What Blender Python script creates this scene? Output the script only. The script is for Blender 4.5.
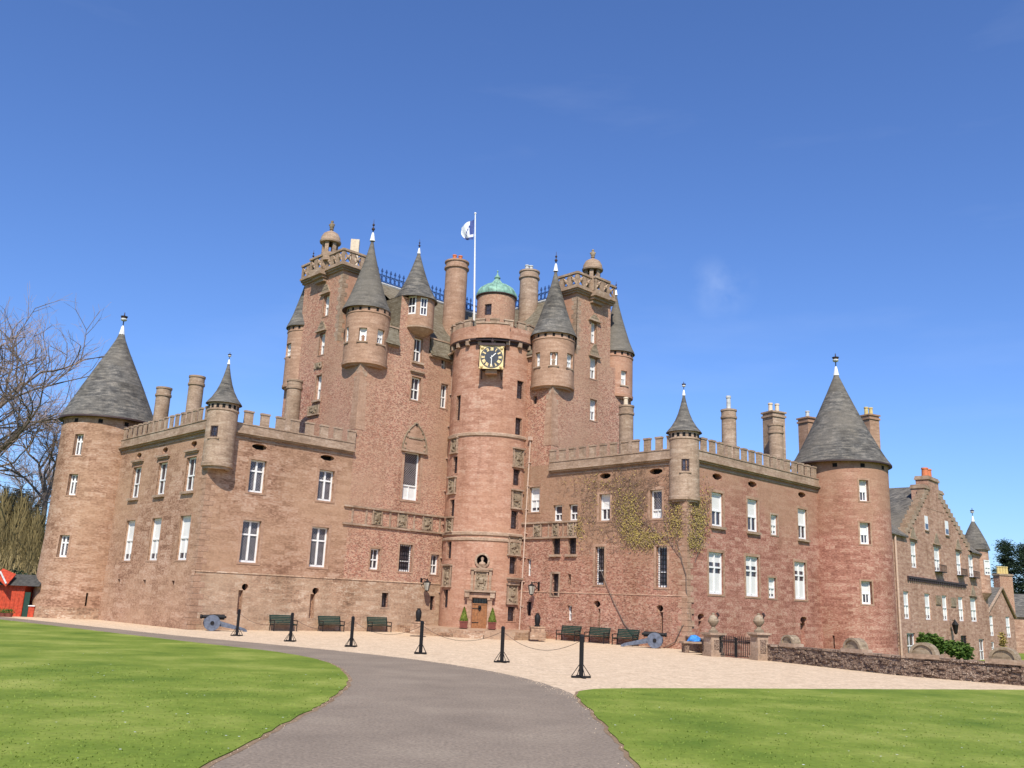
import bpy, bmesh, math, random
from math import sin, cos, pi, radians, atan2, hypot, sqrt
from mathutils import Vector, Matrix
random.seed(7)
for o in list(bpy.data.objects): bpy.data.objects.remove(o)
SC = bpy.context.scene
COL = SC.collection
# ------------------------------------------------------------------ camera
F, PITCH, ROLL, HC = 912.48, .2343, .0409, 2.32
fwd = Vector((0, cos(PITCH), sin(PITCH))); rgt = Vector((1, 0, 0)); upv = rgt.cross(fwd)
CR = cos(ROLL)*rgt + sin(ROLL)*upv
CU = -sin(ROLL)*rgt + cos(ROLL)*upv
CP = Vector((0, 0, HC))
cd = bpy.data.cameras.new('camera'); cam = bpy.data.objects.new('camera', cd); COL.objects.link(cam)
cam.matrix_world = Matrix(((CR.x, CU.x, -fwd.x, 0), (CR.y, CU.y, -fwd.y, 0), (CR.z, CU.z, -fwd.z, HC), (0, 0, 0, 1)))
cd.sensor_width = 36; cd.lens = F/1024*36; cd.clip_end = 6000; cd.clip_start = .1
SC.camera = cam
# ------------------------------------------------------------------ world, sun, exposure
SUN_EL = radians(47); SUN_AZ = radians(180)      # azimuth clockwise from +Y: the sun stands behind the camera
world = bpy.data.worlds.new('World'); SC.world = world; world.use_nodes = True
wn = world.node_tree; wn.nodes.clear()
sky = wn.nodes.new('ShaderNodeTexSky'); sky.sky_type = 'NISHITA'; sky.sun_disc = False
sky.sun_elevation = SUN_EL; sky.sun_rotation = SUN_AZ; sky.altitude = 100; sky.air_density = 1.0; sky.dust_density = .6; sky.ozone_density = 3.0
bg = wn.nodes.new('ShaderNodeBackground'); bg.inputs['Strength'].default_value = .14
wo = wn.nodes.new('ShaderNodeOutputWorld')
# thin high cirrus: a little white mixed into the sky by direction
tc = wn.nodes.new('ShaderNodeTexCoord')
mp = wn.nodes.new('ShaderNodeMapping'); mp.inputs['Scale'].default_value = (2.2, 1, 11); mp.inputs['Rotation'].default_value = (0, radians(-17), 0)
nz = wn.nodes.new('ShaderNodeTexNoise'); nz.inputs['Scale'].default_value = 1.6; nz.inputs['Detail'].default_value = 6; nz.inputs['Roughness'].default_value = .55
rp = wn.nodes.new('ShaderNodeValToRGB'); rp.color_ramp.elements[0].position = .56; rp.color_ramp.elements[1].position = .90
rp.color_ramp.elements[1].color = (.05, .05, .05, 1)
mx = wn.nodes.new('ShaderNodeMixRGB'); mx.inputs['Color2'].default_value = (7, 7.3, 7.8, 1)
wn.links.new(tc.outputs['Generated'], mp.inputs['Vector']); wn.links.new(mp.outputs[0], nz.inputs['Vector'])
wn.links.new(nz.outputs['Fac'], rp.inputs['Fac']); wn.links.new(rp.outputs['Color'], mx.inputs['Fac'])
ti = wn.nodes.new('ShaderNodeMixRGB'); ti.blend_type = 'MULTIPLY'; ti.inputs['Fac'].default_value = 1; ti.inputs['Color2'].default_value = (.55, .71, 1.02, 1)
wn.links.new(sky.outputs[0], ti.inputs['Color1']); wn.links.new(ti.outputs[0], mx.inputs['Color1']); pd = (fwd + CR*((722-512)/F) - CU*((287-384)/F)).normalized()      # one small puff of cloud
vd = wn.nodes.new('ShaderNodeVectorMath'); vd.operation = 'DISTANCE'; vd.inputs[1].default_value = pd; wn.links.new(tc.outputs['Generated'], vd.inputs[0])
m1 = wn.nodes.new('ShaderNodeMapRange'); m1.inputs['From Min'].default_value = .040; m1.inputs['From Max'].default_value = .0; m1.inputs['To Max'].default_value = 1.0; wn.links.new(vd.outputs['Value'], m1.inputs['Value'])
n5 = wn.nodes.new('ShaderNodeTexNoise'); n5.inputs['Scale'].default_value = 26; n5.inputs['Detail'].default_value = 6; wn.links.new(tc.outputs['Generated'], n5.inputs['Vector'])
m2 = wn.nodes.new('ShaderNodeMapRange'); m2.inputs['From Min'].default_value = .38; m2.inputs['From Max'].default_value = .75; m2.inputs['To Max'].default_value = .22; wn.links.new(n5.outputs['Fac'], m2.inputs['Value'])
m3 = wn.nodes.new('ShaderNodeMath'); m3.operation = 'MULTIPLY'; wn.links.new(m1.outputs[0], m3.inputs[0]); wn.links.new(m2.outputs[0], m3.inputs[1])
mx2 = wn.nodes.new('ShaderNodeMixRGB'); mx2.inputs['Color2'].default_value = (6, 6.6, 7.6, 1); wn.links.new(m3.outputs[0], mx2.inputs['Fac']); wn.links.new(mx.outputs[0], mx2.inputs['Color1']); wn.links.new(mx2.outputs[0], bg.inputs['Color']); wn.links.new(bg.outputs[0], wo.inputs['Surface'])
sl = bpy.data.lights.new('sun', 'SUN'); sl.energy = 4.6; sl.angle = radians(.5); sl.color = (1, .94, .84)
so = bpy.data.objects.new('sun', sl); COL.objects.link(so)
sd = Vector((sin(SUN_AZ)*cos(SUN_EL), cos(SUN_AZ)*cos(SUN_EL), sin(SUN_EL)))
so.rotation_euler = sd.to_track_quat('Z', 'Y').to_euler()
SC.view_settings.view_transform = 'Standard'; SC.view_settings.look = 'None'; SC.view_settings.gamma = 1; SC.view_settings.exposure = .34
SC.render.engine = 'CYCLES'

# ------------------------------------------------------------------ survey helpers (photo measurements -> metres on known planes)
def V2(x, y): return Vector((x, y, 0))
def ray(x, y): return CR*((x-512)/F) - CU*((y-384)/F) + fwd
def proj(P):
    v = Vector(P)-CP; k = v.dot(fwd); return 512+F*v.dot(CR)/k, 384-F*v.dot(CU)/k
def at(x, y, D):                       # point on the ray at depth D (metres north of the camera)
    r = ray(x, y); return CP + r*(D/r.y)
def gnd(x, y, z=0.): r = ray(x, y); return CP + r*((z-HC)/r.z)
YAW = -.0243
A = V2(-cos(pi/4+YAW), -sin(pi/4+YAW)); B = V2(sin(pi/4+YAW), -cos(pi/4+YAW))
O = V2(-2.749, 70.173)
S1, S2, T1, T2 = 11.056, 21.459, 8.258, 19.869
Z = Vector((0, 0, 1))
class Flat:
    def __init__(s, o, U, N, bat=None): s.o, s.U, s.N, s.bat = o, U.normalized(), N.normalized(), bat
    def pt(s, u, z, d=0.):
        if s.bat: d += s.bat(z)
        return s.o + s.U*u + s.N*d + Z*z
    def hit(s, x, y):
        r = ray(x, y); k = s.N.dot(s.o-CP)/s.N.dot(r); p = CP+r*k; return (p-s.o).dot(s.U), p.z
    def nrm(s, u): return s.N
    def uv(s, u, z): return (u, z)
class Round:
    def __init__(s, C, r, bat=None): s.C, s.r, s.bat = V2(C[0], C[1]), r, bat
    def rad(s, z): return s.r + (s.bat(z) if s.bat else 0)
    def pt(s, u, z, d=0.):
        R_ = s.rad(z)+d; return s.C + V2(cos(u), sin(u))*R_ + Z*z
    def hit(s, x, y):
        r = ray(x, y); z = 5
        for _ in range(6):
            R_ = s.rad(z); dx, dy = r.x, r.y; cx, cy = -s.C.x, -s.C.y
            a = dx*dx+dy*dy; b = 2*(dx*cx+dy*cy); c = cx*cx+cy*cy-R_*R_
            dd = max(b*b-4*a*c, 0); k = (-b-sqrt(dd))/(2*a); z = HC+r.z*k
        p = CP+r*k; return atan2(p.y-s.C.y, p.x-s.C.x), z
    def nrm(s, u): return V2(cos(u), sin(u))
    def uv(s, u, z): return (u*s.r, z)
    def local(s, u, z):                # flat frame at angle u; its own u axis grows the same way
        n = V2(cos(u), sin(u)); t = V2(-sin(u), cos(u)); return Flat(s.C+n*s.rad(z), t, n)
def rect(f, cx, cy, w, h):
    """photo rectangle -> (u0,u1,z0,z1) on a face"""
    u, z = f.hit(cx, cy); ua, ub = f.hit(cx-w/2, cy)[0], f.hit(cx+w/2, cy)[0]
    if abs(ua-ub) > 3: ub = ua
    y0 = proj(f.pt(u, z-.5))[1]; y1 = proj(f.pt(u, z+.5))[1]; k = abs(y0-y1)
    hw = abs(ua-ub)/2
    return [u-hw, u+hw, z-h/2/k, z+h/2/k]
def round_at(xl, xr, y, D):            # a vertical cylinder seen between xl and xr at row y, at depth D
    a0 = atan2(ray(xl, y).x, ray(xl, y).y); a1 = atan2(ray(xr, y).x, ray(xr, y).y); m = (a0+a1)/2; h = abs(a1-a0)/2
    C = V2(sin(m), cos(m))*(D/cos(m)); return C, C.length*sin(h), at((xl+xr)/2, y, D).z

# ------------------------------------------------------------------ materials
MATS = {}
def newmat(name):
    m = bpy.data.materials.new(name); m.use_nodes = True; MATS[name] = m
    nt = m.node_tree; b = nt.nodes['Principled BSDF']; return m, nt, b
def N(nt, t, **kw):
    n = nt.nodes.new(t)
    for k, v in kw.items():
        if k in n.inputs.keys(): n.inputs[k].default_value = v
        else: setattr(n, k, v)
    return n
def ramp(nt, stops, interp='LINEAR'):
    r = nt.nodes.new('ShaderNodeValToRGB'); r.color_ramp.interpolation = interp
    e = r.color_ramp.elements
    while len(e) < len(stops): e.new(.5)
    for i, (p, c) in enumerate(stops):
        e[i].position = p; e[i].color = (c[0], c[1], c[2], 1) if not isinstance(c, (int, float)) else (c, c, c, 1)
    return r
def plain(name, col, rough=.7, metal=0., noise=.15, nscale=6., spec=.3):
    m, nt, b = newmat(name)
    t = N(nt, 'ShaderNodeTexCoord'); n = N(nt, 'ShaderNodeTexNoise', Scale=nscale, Detail=5.)
    nt.links.new(t.outputs['Object'], n.inputs['Vector'])
    lo = [c*(1-noise) for c in col]; hi = [min(1, c*(1+noise)) for c in col]
    r = ramp(nt, [(.3, lo), (.7, hi)]); nt.links.new(n.outputs['Fac'], r.inputs['Fac']); nt.links.new(r.outputs[0], b.inputs['Base Color'])
    b.inputs['Roughness'].default_value = rough; b.inputs['Metallic'].default_value = metal; b.inputs['Specular IOR Level'].default_value = spec
    return m
DK = (.90, .885, .87)
def stone(name, cols, mortar, bw, bh, msize, warp, grime=(.55, .48, .40), grime_amt=.45, bump=.35, buff=None, contrast=.5, rubble=None, streak=.35, buffz=None):
    m, nt, b = newmat(name); L_ = nt.links.new
    uv = N(nt, 'ShaderNodeUVMap'); uv.uv_map = 'UVMap'
    n1 = N(nt, 'ShaderNodeTexNoise', Scale=1.1 if not rubble else 2.5, Detail=4.); L_(uv.outputs[0], n1.inputs['Vector'])
    s1 = N(nt, 'ShaderNodeVectorMath', operation='SUBTRACT'); s1.inputs[1].default_value = (.5, .5, .5); L_(n1.outputs['Color'], s1.inputs[0])
    s2 = N(nt, 'ShaderNodeVectorMath', operation='SCALE'); s2.inputs['Scale'].default_value = warp; L_(s1.outputs[0], s2.inputs[0])
    s3 = N(nt, 'ShaderNodeVectorMath', operation='ADD'); L_(uv.outputs[0], s3.inputs[0]); L_(s2.outputs[0], s3.inputs[1])
    if rubble:                         # uneven stones: stretched cells, pale pointing between them
        mp = N(nt, 'ShaderNodeMapping'); mp.inputs['Scale'].default_value = (1/bw, 1/bh, 1); L_(s3.outputs[0], mp.inputs['Vector'])
        vo = N(nt, 'ShaderNodeTexVoronoi'); vo.inputs['Randomness'].default_value = .85; L_(mp.outputs[0], vo.inputs['Vector'])
        ve = N(nt, 'ShaderNodeTexVoronoi', feature='DISTANCE_TO_EDGE'); ve.inputs['Randomness'].default_value = .85; L_(mp.outputs[0], ve.inputs['Vector'])
        sx = N(nt, 'ShaderNodeSeparateXYZ'); L_(vo.outputs['Color'], sx.inputs[0]); rnd_out = sx.outputs[0]
        er = ramp(nt, [(.02, 1.), (rubble, 0.)]); L_(ve.outputs['Distance'], er.inputs['Fac']); fac = er.outputs[0]
    else:
        br = N(nt, 'ShaderNodeTexBrick'); L_(s3.outputs[0], br.inputs['Vector'])
        br.inputs['Scale'].default_value = 1; br.inputs['Brick Width'].default_value = bw; br.inputs['Row Height'].default_value = bh
        br.inputs['Mortar Size'].default_value = msize; br.inputs['Mortar Smooth'].default_value = .6
        br.inputs['Color1'].default_value = (0, 0, 0, 1); br.inputs['Color2'].default_value = (1, 1, 1, 1); br.inputs['Mortar'].default_value = (.5, .5, .5, 1)
        br.offset = .5; br.squash = 1.5; br.squash_frequency = 3; br.offset_frequency = 2
        mp = N(nt, 'ShaderNodeMapping'); mp.inputs['Scale'].default_value = (1/(bw*.8), 1/bh, 1); L_(s3.outputs[0], mp.inputs['Vector'])
        wn_ = N(nt, 'ShaderNodeTexVoronoi'); wn_.inputs['Randomness'].default_value = .35; L_(mp.outputs[0], wn_.inputs['Vector']); sx = N(nt, 'ShaderNodeSeparateXYZ'); L_(wn_.outputs['Color'], sx.inputs[0])
        mi_ = N(nt, 'ShaderNodeMixRGB'); mi_.inputs['Fac'].default_value = .5; L_(br.outputs['Color'], mi_.inputs['Color1']); L_(sx.outputs[0], mi_.inputs['Color2'])
        rnd_out = mi_.outputs[0]; ms = N(nt, 'ShaderNodeMath', operation='MULTIPLY'); ms.inputs[1].default_value = .45; L_(br.outputs['Fac'], ms.inputs[0]); fac = ms.outputs[0]
    # streaky bedding in the sandstone
    mps = N(nt, 'ShaderNodeMapping'); mps.inputs['Scale'].default_value = (1.1, 4.6, 1); L_(uv.outputs[0], mps.inputs['Vector'])
    ns = N(nt, 'ShaderNodeTexNoise', Scale=1., Detail=6., Roughness=.62); L_(mps.outputs[0], ns.inputs['Vector'])
    rs = ramp(nt, [(.3, 0.), (.7, 1.)]); L_(ns.outputs['Fac'], rs.inputs['Fac'])
    cols = [tuple(c*q for c, q in zip(c_, DK)) for c_ in cols]; buff = tuple(c*q for c, q in zip(buff, DK)) if buff else None; mortar = tuple(c*q for c, q in zip(mortar, DK))
    mx_ = N(nt, 'ShaderNodeMixRGB'); mx_.inputs['Fac'].default_value = streak if rubble else 1-contrast; L_(rnd_out, mx_.inputs['Color1']); L_(rs.outputs[0], mx_.inputs['Color2'])
    k = len(cols); cr = ramp(nt, [(.5+((i+.5)/k-.5)*(.85 if rubble else .62), c) for i, c in enumerate(cols)]); L_(mx_.outputs[0], cr.inputs['Fac'])
    mm = N(nt, 'ShaderNodeMixRGB'); L_(fac, mm.inputs['Fac']); L_(cr.outputs[0], mm.inputs['Color1']); mm.inputs['Color2'].default_value = (*mortar, 1)
    n2 = N(nt, 'ShaderNodeTexNoise', Scale=7., Detail=7., Roughness=.72); L_(uv.outputs[0], n2.inputs['Vector'])
    g = ramp(nt, [(.28, .84), (.72, 1.13)]); L_(n2.outputs['Fac'], g.inputs['Fac'])
    mu = N(nt, 'ShaderNodeMixRGB', blend_type='MULTIPLY'); mu.inputs['Fac'].default_value = 1; L_(mm.outputs[0], mu.inputs['Color1']); L_(g.outputs[0], mu.inputs['Color2'])
    mp = N(nt, 'ShaderNodeMapping'); mp.inputs['Scale'].default_value = (.33, .17, 1); L_(uv.outputs[0], mp.inputs['Vector'])
    n3 = N(nt, 'ShaderNodeTexNoise', Scale=1., Detail=8., Roughness=.66); L_(mp.outputs[0], n3.inputs['Vector'])
    g3 = ramp(nt, [(.42, 0.), (.68, grime_amt)]); L_(n3.outputs['Fac'], g3.inputs['Fac'])
    mg = N(nt, 'ShaderNodeMixRGB', blend_type='MULTIPLY'); L_(g3.outputs[0], mg.inputs['Fac']); L_(mu.outputs[0], mg.inputs['Color1']); mg.inputs['Color2'].default_value = (*grime, 1)
    mpr = N(nt, 'ShaderNodeMapping'); mpr.inputs['Scale'].default_value = (1.5, .13, 1); L_(uv.outputs[0], mpr.inputs['Vector'])
    nr = N(nt, 'ShaderNodeTexNoise', Scale=1., Detail=5., Roughness=.6); L_(mpr.outputs[0], nr.inputs['Vector'])
    gr = ramp(nt, [(.50, 0.), (.72, .42)]); L_(nr.outputs['Fac'], gr.inputs['Fac'])
    mr_ = N(nt, 'ShaderNodeMixRGB', blend_type='MULTIPLY'); L_(gr.outputs[0], mr_.inputs['Fac']); L_(mg.outputs[0], mr_.inputs['Color1']); mr_.inputs['Color2'].default_value = (.56, .52, .47, 1); mg = mr_
    out = mg
    if buff:
        mp4 = N(nt, 'ShaderNodeMapping'); mp4.inputs['Scale'].default_value = (.12, .12, 1); mp4.inputs['Location'].default_value = (3.3, 1.7, 0); L_(uv.outputs[0], mp4.inputs['Vector'])
        n4 = N(nt, 'ShaderNodeTexNoise', Scale=1., Detail=8., Roughness=.68); L_(mp4.outputs[0], n4.inputs['Vector']); nf = n4.outputs['Fac']
        if buffz:                      # the upper courses are browner stone
            sz = N(nt, 'ShaderNodeSeparateXYZ'); L_(uv.outputs[0], sz.inputs[0]); mr = N(nt, 'ShaderNodeMapRange'); mr.inputs['From Min'].default_value = buffz[0]; mr.inputs['From Max'].default_value = buffz[1]; mr.inputs['To Min'].default_value = -.12; mr.inputs['To Max'].default_value = .16
            L_(sz.outputs[1], mr.inputs['Value']); aa = N(nt, 'ShaderNodeMath', operation='ADD'); L_(nf, aa.inputs[0]); L_(mr.outputs[0], aa.inputs[1]); nf = aa.outputs[0]
        g4 = ramp(nt, [(.42, 0.), (.62, .7)]); L_(nf, g4.inputs['Fac'])
        mb_ = N(nt, 'ShaderNodeMixRGB'); L_(g4.outputs[0], mb_.inputs['Fac']); L_(mg.outputs[0], mb_.inputs['Color1'])
        mbu = N(nt, 'ShaderNodeMixRGB', blend_type='MULTIPLY'); mbu.inputs['Fac'].default_value = 1; mbu.inputs['Color1'].default_value = (*buff, 1); L_(g.outputs[0], mbu.inputs['Color2']); L_(mbu.outputs[0], mb_.inputs['Color2']); out = mb_
    L_(out.outputs[0], b.inputs['Base Color'])
    b.inputs['Roughness'].default_value = .93; b.inputs['Specular IOR Level'].default_value = .12
    inv = N(nt, 'ShaderNodeMath', operation='SUBTRACT'); inv.inputs[0].default_value = 1; L_(fac, inv.inputs[1])
    ad = N(nt, 'ShaderNodeMath', operation='MULTIPLY_ADD'); L_(n2.outputs['Fac'], ad.inputs[0]); ad.inputs[1].default_value = 1.1; L_(inv.outputs[0], ad.inputs[2])
    bp = N(nt, 'ShaderNodeBump', Strength=bump*.5, Distance=.02); L_(ad.outputs[0], bp.inputs['Height']); L_(bp.outputs[0], b.inputs['Normal'])
    return m
ashlar_brown = stone('ashlar_brown', [(.26, .145, .095), (.395, .235, .155), (.46, .28, .19), (.55, .38, .28)], (.36, .24, .16), .95, .31, .012, .05, grime_amt=.45, buff=(.47, .30, .19), contrast=.74)
ashlar_base = stone('ashlar_base', [(.25, .155, .105), (.42, .26, .17), (.48, .31, .205), (.62, .48, .36)], (.46, .36, .26), .70, .28, .02, .16, grime=(.45, .42, .36), grime_amt=.8, buff=(.48, .34, .23), contrast=.65)
ashlar_pink = stone('ashlar_pink', [(.29, .125, .092), (.40, .185, .135), (.46, .225, .168), (.55, .34, .255)], (.46, .28, .20), .70, .24, .014, .06, grime=(.55, .46, .36), grime_amt=.5, buff=(.42, .255, .165), contrast=.74, buffz=(6, 12))
tower_pink = stone('tower_pink', [(.36, .19, .132), (.45, .25, .172), (.49, .28, .20), (.56, .37, .275)], (.40, .24, .17), .95, .30, .010, .03, grime_amt=.35, grime=(.68, .56, .44), contrast=.62, buff=(.49, .28, .18))
rubble_pink = stone('rubble_pink', [(.28, .115, .08), (.42, .175, .12), (.56, .26, .175), (.64, .41, .28)], (.58, .42, .31), .62, .30, .026, .12, grime_amt=.45, bump=.9, buff=(.47, .30, .20), rubble=.065, streak=.15)
rubble_red = stone('rubble_red', [(.26, .12, .085), (.41, .19, .132), (.50, .25, .175), (.58, .37, .265)], (.50, .34, .25), .70, .29, .020, .12, grime=(.50, .44, .33), grime_amt=.6, bump=.7, buff=(.37, .235, .145), rubble=.055, streak=.25, buffz=(4, 9))
garden_rubble = stone('garden_rubble', [(.14, .095, .07), (.30, .20, .145), (.42, .30, .22), (.58, .46, .35)], (.13, .09, .07), .42, .20, .030, .18, grime=(.35, .3, .28), grime_amt=.8, bump=1.0, rubble=.14)
annex_stone = stone('annex_stone', [(.33, .19, .135), (.46, .275, .195), (.52, .32, .23), (.60, .42, .31)], (.38, .28, .22), .60, .22, .014, .08, grime_amt=.45, contrast=.5)
dressed = stone('dressed', [(.32, .23, .165), (.40, .285, .205), (.45, .325, .235), (.53, .41, .31)], (.30, .22, .16), .70, .30, .010, .03, grime=(.55, .5, .42), grime_amt=.6)
dressed_pink = stone('dressed_pink', [(.36, .225, .15), (.43, .27, .185), (.47, .30, .205), (.53, .36, .26)], (.36, .25, .18), .60, .26, .010, .03, grime=(.6, .52, .44), grime_amt=.5)
carved = stone('carved', [(.22, .17, .12), (.32, .245, .17), (.37, .29, .20), (.42, .34, .25)], (.2, .15, .11), .5, .5, .004, .1, grime=(.45, .43, .36), grime_amt=.7, bump=.8)
slate = stone('slate', [(.075, .072, .070), (.125, .12, .112), (.17, .16, .145), (.27, .245, .21)], (.07, .066, .062), .24, .15, .012, .04, grime=(.5, .48, .44), grime_amt=.7, bump=.6, buff=(.19, .168, .138), contrast=.30)
slate_green = stone('slate_green', [(.15, .125, .09), (.20, .17, .12), (.24, .21, .155), (.29, .26, .20)], (.09, .075, .055), .26, .16, .014, .05, grime_amt=.5, bump=.6)
copper = plain('verdigris', (.19, .33, .25), .6, .1, .45, 3.)
lead = plain('lead_white', (.48, .48, .46), .6, noise=.25); white = plain('white_paint', (.76, .745, .71), .45, noise=.08)
blind = plain('window_blind', (.66, .64, .60), .8, noise=.08, nscale=1.2); iron = plain('black_iron', (.014, .013, .013), .6, .0, spec=.2)
rustyiron = plain('dark_pipe', (.05, .03, .028), .6); blueiron = plain('ridge_iron_blue', (.035, .075, .20), .5)
gold = plain('gold_leaf', (.74, .56, .27), .42, .2, .15); dial = plain('clock_dial', (.045, .050, .065), .5)
wood = plain('oak_door', (.27, .115, .045), .55, noise=.3, nscale=9.); pot_red = plain('orange_clay', (.55, .17, .075), .8); pot_pale = plain('buff_clay', (.62, .50, .36), .8)
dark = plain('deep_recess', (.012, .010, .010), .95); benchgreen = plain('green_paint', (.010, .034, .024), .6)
gunblue = plain('grey_blue_paint', (.11, .125, .16), .7, noise=.3); planter = plain('planter_wood', (.17, .05, .035), .7)
redpaint = plain('red_paint', (.42, .055, .022), .6, noise=.3); tarp = plain('blue_tarp', (.04, .20, .52), .6, noise=.4, nscale=5.); bluedk = plain('flag_blue', (.06, .09, .26), .8)
cloth = plain('flag_white', (.72, .73, .76), .8); pipe_pale = plain('pale_pipe', (.50, .36, .27), .6); felt = plain('roof_felt', (.06, .057, .05), .9, noise=.4)
greendk = plain('dark_green_paint', (.02, .05, .035), .5); signwhite = plain('notice_white', (.75, .73, .7), .5)
yellowpot = plain('yellow_clay', (.55, .42, .17), .8)
def glassmat(name, col, leaded=False):
    m, nt, b = newmat(name); L_ = nt.links.new
    b.inputs['Roughness'].default_value = .12; b.inputs['Specular IOR Level'].default_value = .6
    uv = N(nt, 'ShaderNodeUVMap'); uv.uv_map = 'UVMap'
    n = N(nt, 'ShaderNodeTexNoise', Scale=2.2, Detail=2.); L_(uv.outputs[0], n.inputs['Vector'])
    r = ramp(nt, [(.35, [c*.5 for c in col]), (.65, [c*1.5 for c in col])]); L_(n.outputs['Fac'], r.inputs['Fac'])
    last = r.outputs[0]
    if leaded:
        mp = N(nt, 'ShaderNodeMapping'); mp.inputs['Rotation'].default_value = (0, 0, radians(45)); L_(uv.outputs[0], mp.inputs['Vector'])
        br = N(nt, 'ShaderNodeTexBrick'); L_(mp.outputs[0], br.inputs['Vector']); br.offset = 0
        br.inputs['Scale'].default_value = 1; br.inputs['Brick Width'].default_value = .13; br.inputs['Row Height'].default_value = .13; br.inputs['Mortar Size'].default_value = .014
        mm = N(nt, 'ShaderNodeMixRGB'); L_(br.outputs['Fac'], mm.inputs['Fac']); L_(last, mm.inputs['Color1']); mm.inputs['Color2'].default_value = (.22, .20, .19, 1); last = mm.outputs[0]
    bp = N(nt, 'ShaderNodeBump', Strength=.15, Distance=.02); L_(n.outputs['Fac'], bp.inputs['Height']); L_(bp.outputs[0], b.inputs['Normal'])
    L_(last, b.inputs['Base Color']); return m
glass = glassmat('window_glass', (.05, .045, .055)); leaded = glassmat('leaded_glass', (.055, .045, .052), True)
# ground materials
def groundmat(name, stops, scale, fine, finest=(.8, 1.2), bump=.3, rough=.95, patch=None):
    m, nt, b = newmat(name); L_ = nt.links.new
    t = N(nt, 'ShaderNodeTexCoord')
    n = N(nt, 'ShaderNodeTexNoise', Scale=scale, Detail=8., Roughness=.6); L_(t.outputs['Object'], n.inputs['Vector'])
    r = ramp(nt, stops); L_(n.outputs['Fac'], r.inputs['Fac'])
    n2 = N(nt, 'ShaderNodeTexNoise', Scale=fine, Detail=4., Roughness=.7); L_(t.outputs['Object'], n2.inputs['Vector'])
    r2 = ramp(nt, [(.3, finest[0]), (.7, finest[1])]); L_(n2.outputs['Fac'], r2.inputs['Fac'])
    mu = N(nt, 'ShaderNodeMixRGB', blend_type='MULTIPLY'); mu.inputs['Fac'].default_value = 1; L_(r.outputs[0], mu.inputs['Color1']); L_(r2.outputs[0], mu.inputs['Color2'])
    last = mu.outputs[0]
    if patch:
        n3 = N(nt, 'ShaderNodeTexNoise', Scale=patch[0], Detail=3.); L_(t.outputs['Object'], n3.inputs['Vector'])
        r3 = ramp(nt, [(patch[1], 0.), (patch[1]+.12, 1.)]); L_(n3.outputs['Fac'], r3.inputs['Fac'])
        m3 = N(nt, 'ShaderNodeMixRGB'); L_(r3.outputs[0], m3.inputs['Fac']); L_(last, m3.inputs['Color1']); m3.inputs['Color2'].default_value = (*patch[2], 1); last = m3.outputs[0]
    L_(last, b.inputs['Base Color']); b.inputs['Roughness'].default_value = rough; b.inputs['Specular IOR Level'].default_value = .15
    bp = N(nt, 'ShaderNodeBump', Strength=bump, Distance=.02); L_(n2.outputs['Fac'], bp.inputs['Height']); L_(bp.outputs[0], b.inputs['Normal'])
    return m
grassm = groundmat('grass_turf', [(.28, (.085, .140, .014)), (.5, (.160, .210, .028)), (.74, (.285, .305, .068))], .38, 9., (.82, 1.18), .25)
gravelm = groundmat('pink_gravel', [(.3, (.50, .37, .245)), (.7, (.66, .505, .345))], 1.6, 7., (.70, 1.28), .9)
asphaltm = groundmat('asphalt', [(.3, (.20, .158, .119)), (.55, (.245, .194, .145)), (.75, (.285, .230, .170))], .45, 16., (.66, 1.32), .4, .85, patch=(.16, .63, (.215, .18, .16)))
earthm = groundmat('worn_earth', [(.3, (.20, .13, .08)), (.7, (.30, .21, .13))], 2., 30., (.7, 1.2), .6)
def leafmat(name, c1, c2, trans=.25):
    m, nt, b = newmat(name); L_ = nt.links.new
    g = N(nt, 'ShaderNodeNewGeometry'); r = ramp(nt, [(0, c1), (1, c2)]); L_(g.outputs['Random Per Island'], r.inputs['Fac']); L_(r.outputs[0], b.inputs['Base Color'])
    b.inputs['Roughness'].default_value = .7; b.inputs['Specular IOR Level'].default_value = .2
    return m
blade = leafmat('grass_blade', (.120, .185, .022), (.205, .255, .045)); ivy = leafmat('creeper_leaf', (.27, .20, .055), (.42, .32, .10)); ivybrown = leafmat('creeper_twig', (.14, .085, .055), (.30, .20, .14))
bushg = leafmat('bush_leaf', (.035, .075, .012), (.11, .17, .03)); willow = leafmat('willow_leaf', (.13, .10, .045), (.32, .245, .11)); conifer = leafmat('conifer_leaf', (.008, .018, .010), (.035, .055, .025))
topiary = leafmat('topiary_leaf', (.06, .09, .012), (.17, .20, .03)); bark = plain('bark', (.15, .115, .09), .9, noise=.3); twig = leafmat('twig', (.17, .115, .09), (.32, .23, .18))
brush = leafmat('brush_twig', (.12, .09, .055), (.26, .20, .12))

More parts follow.
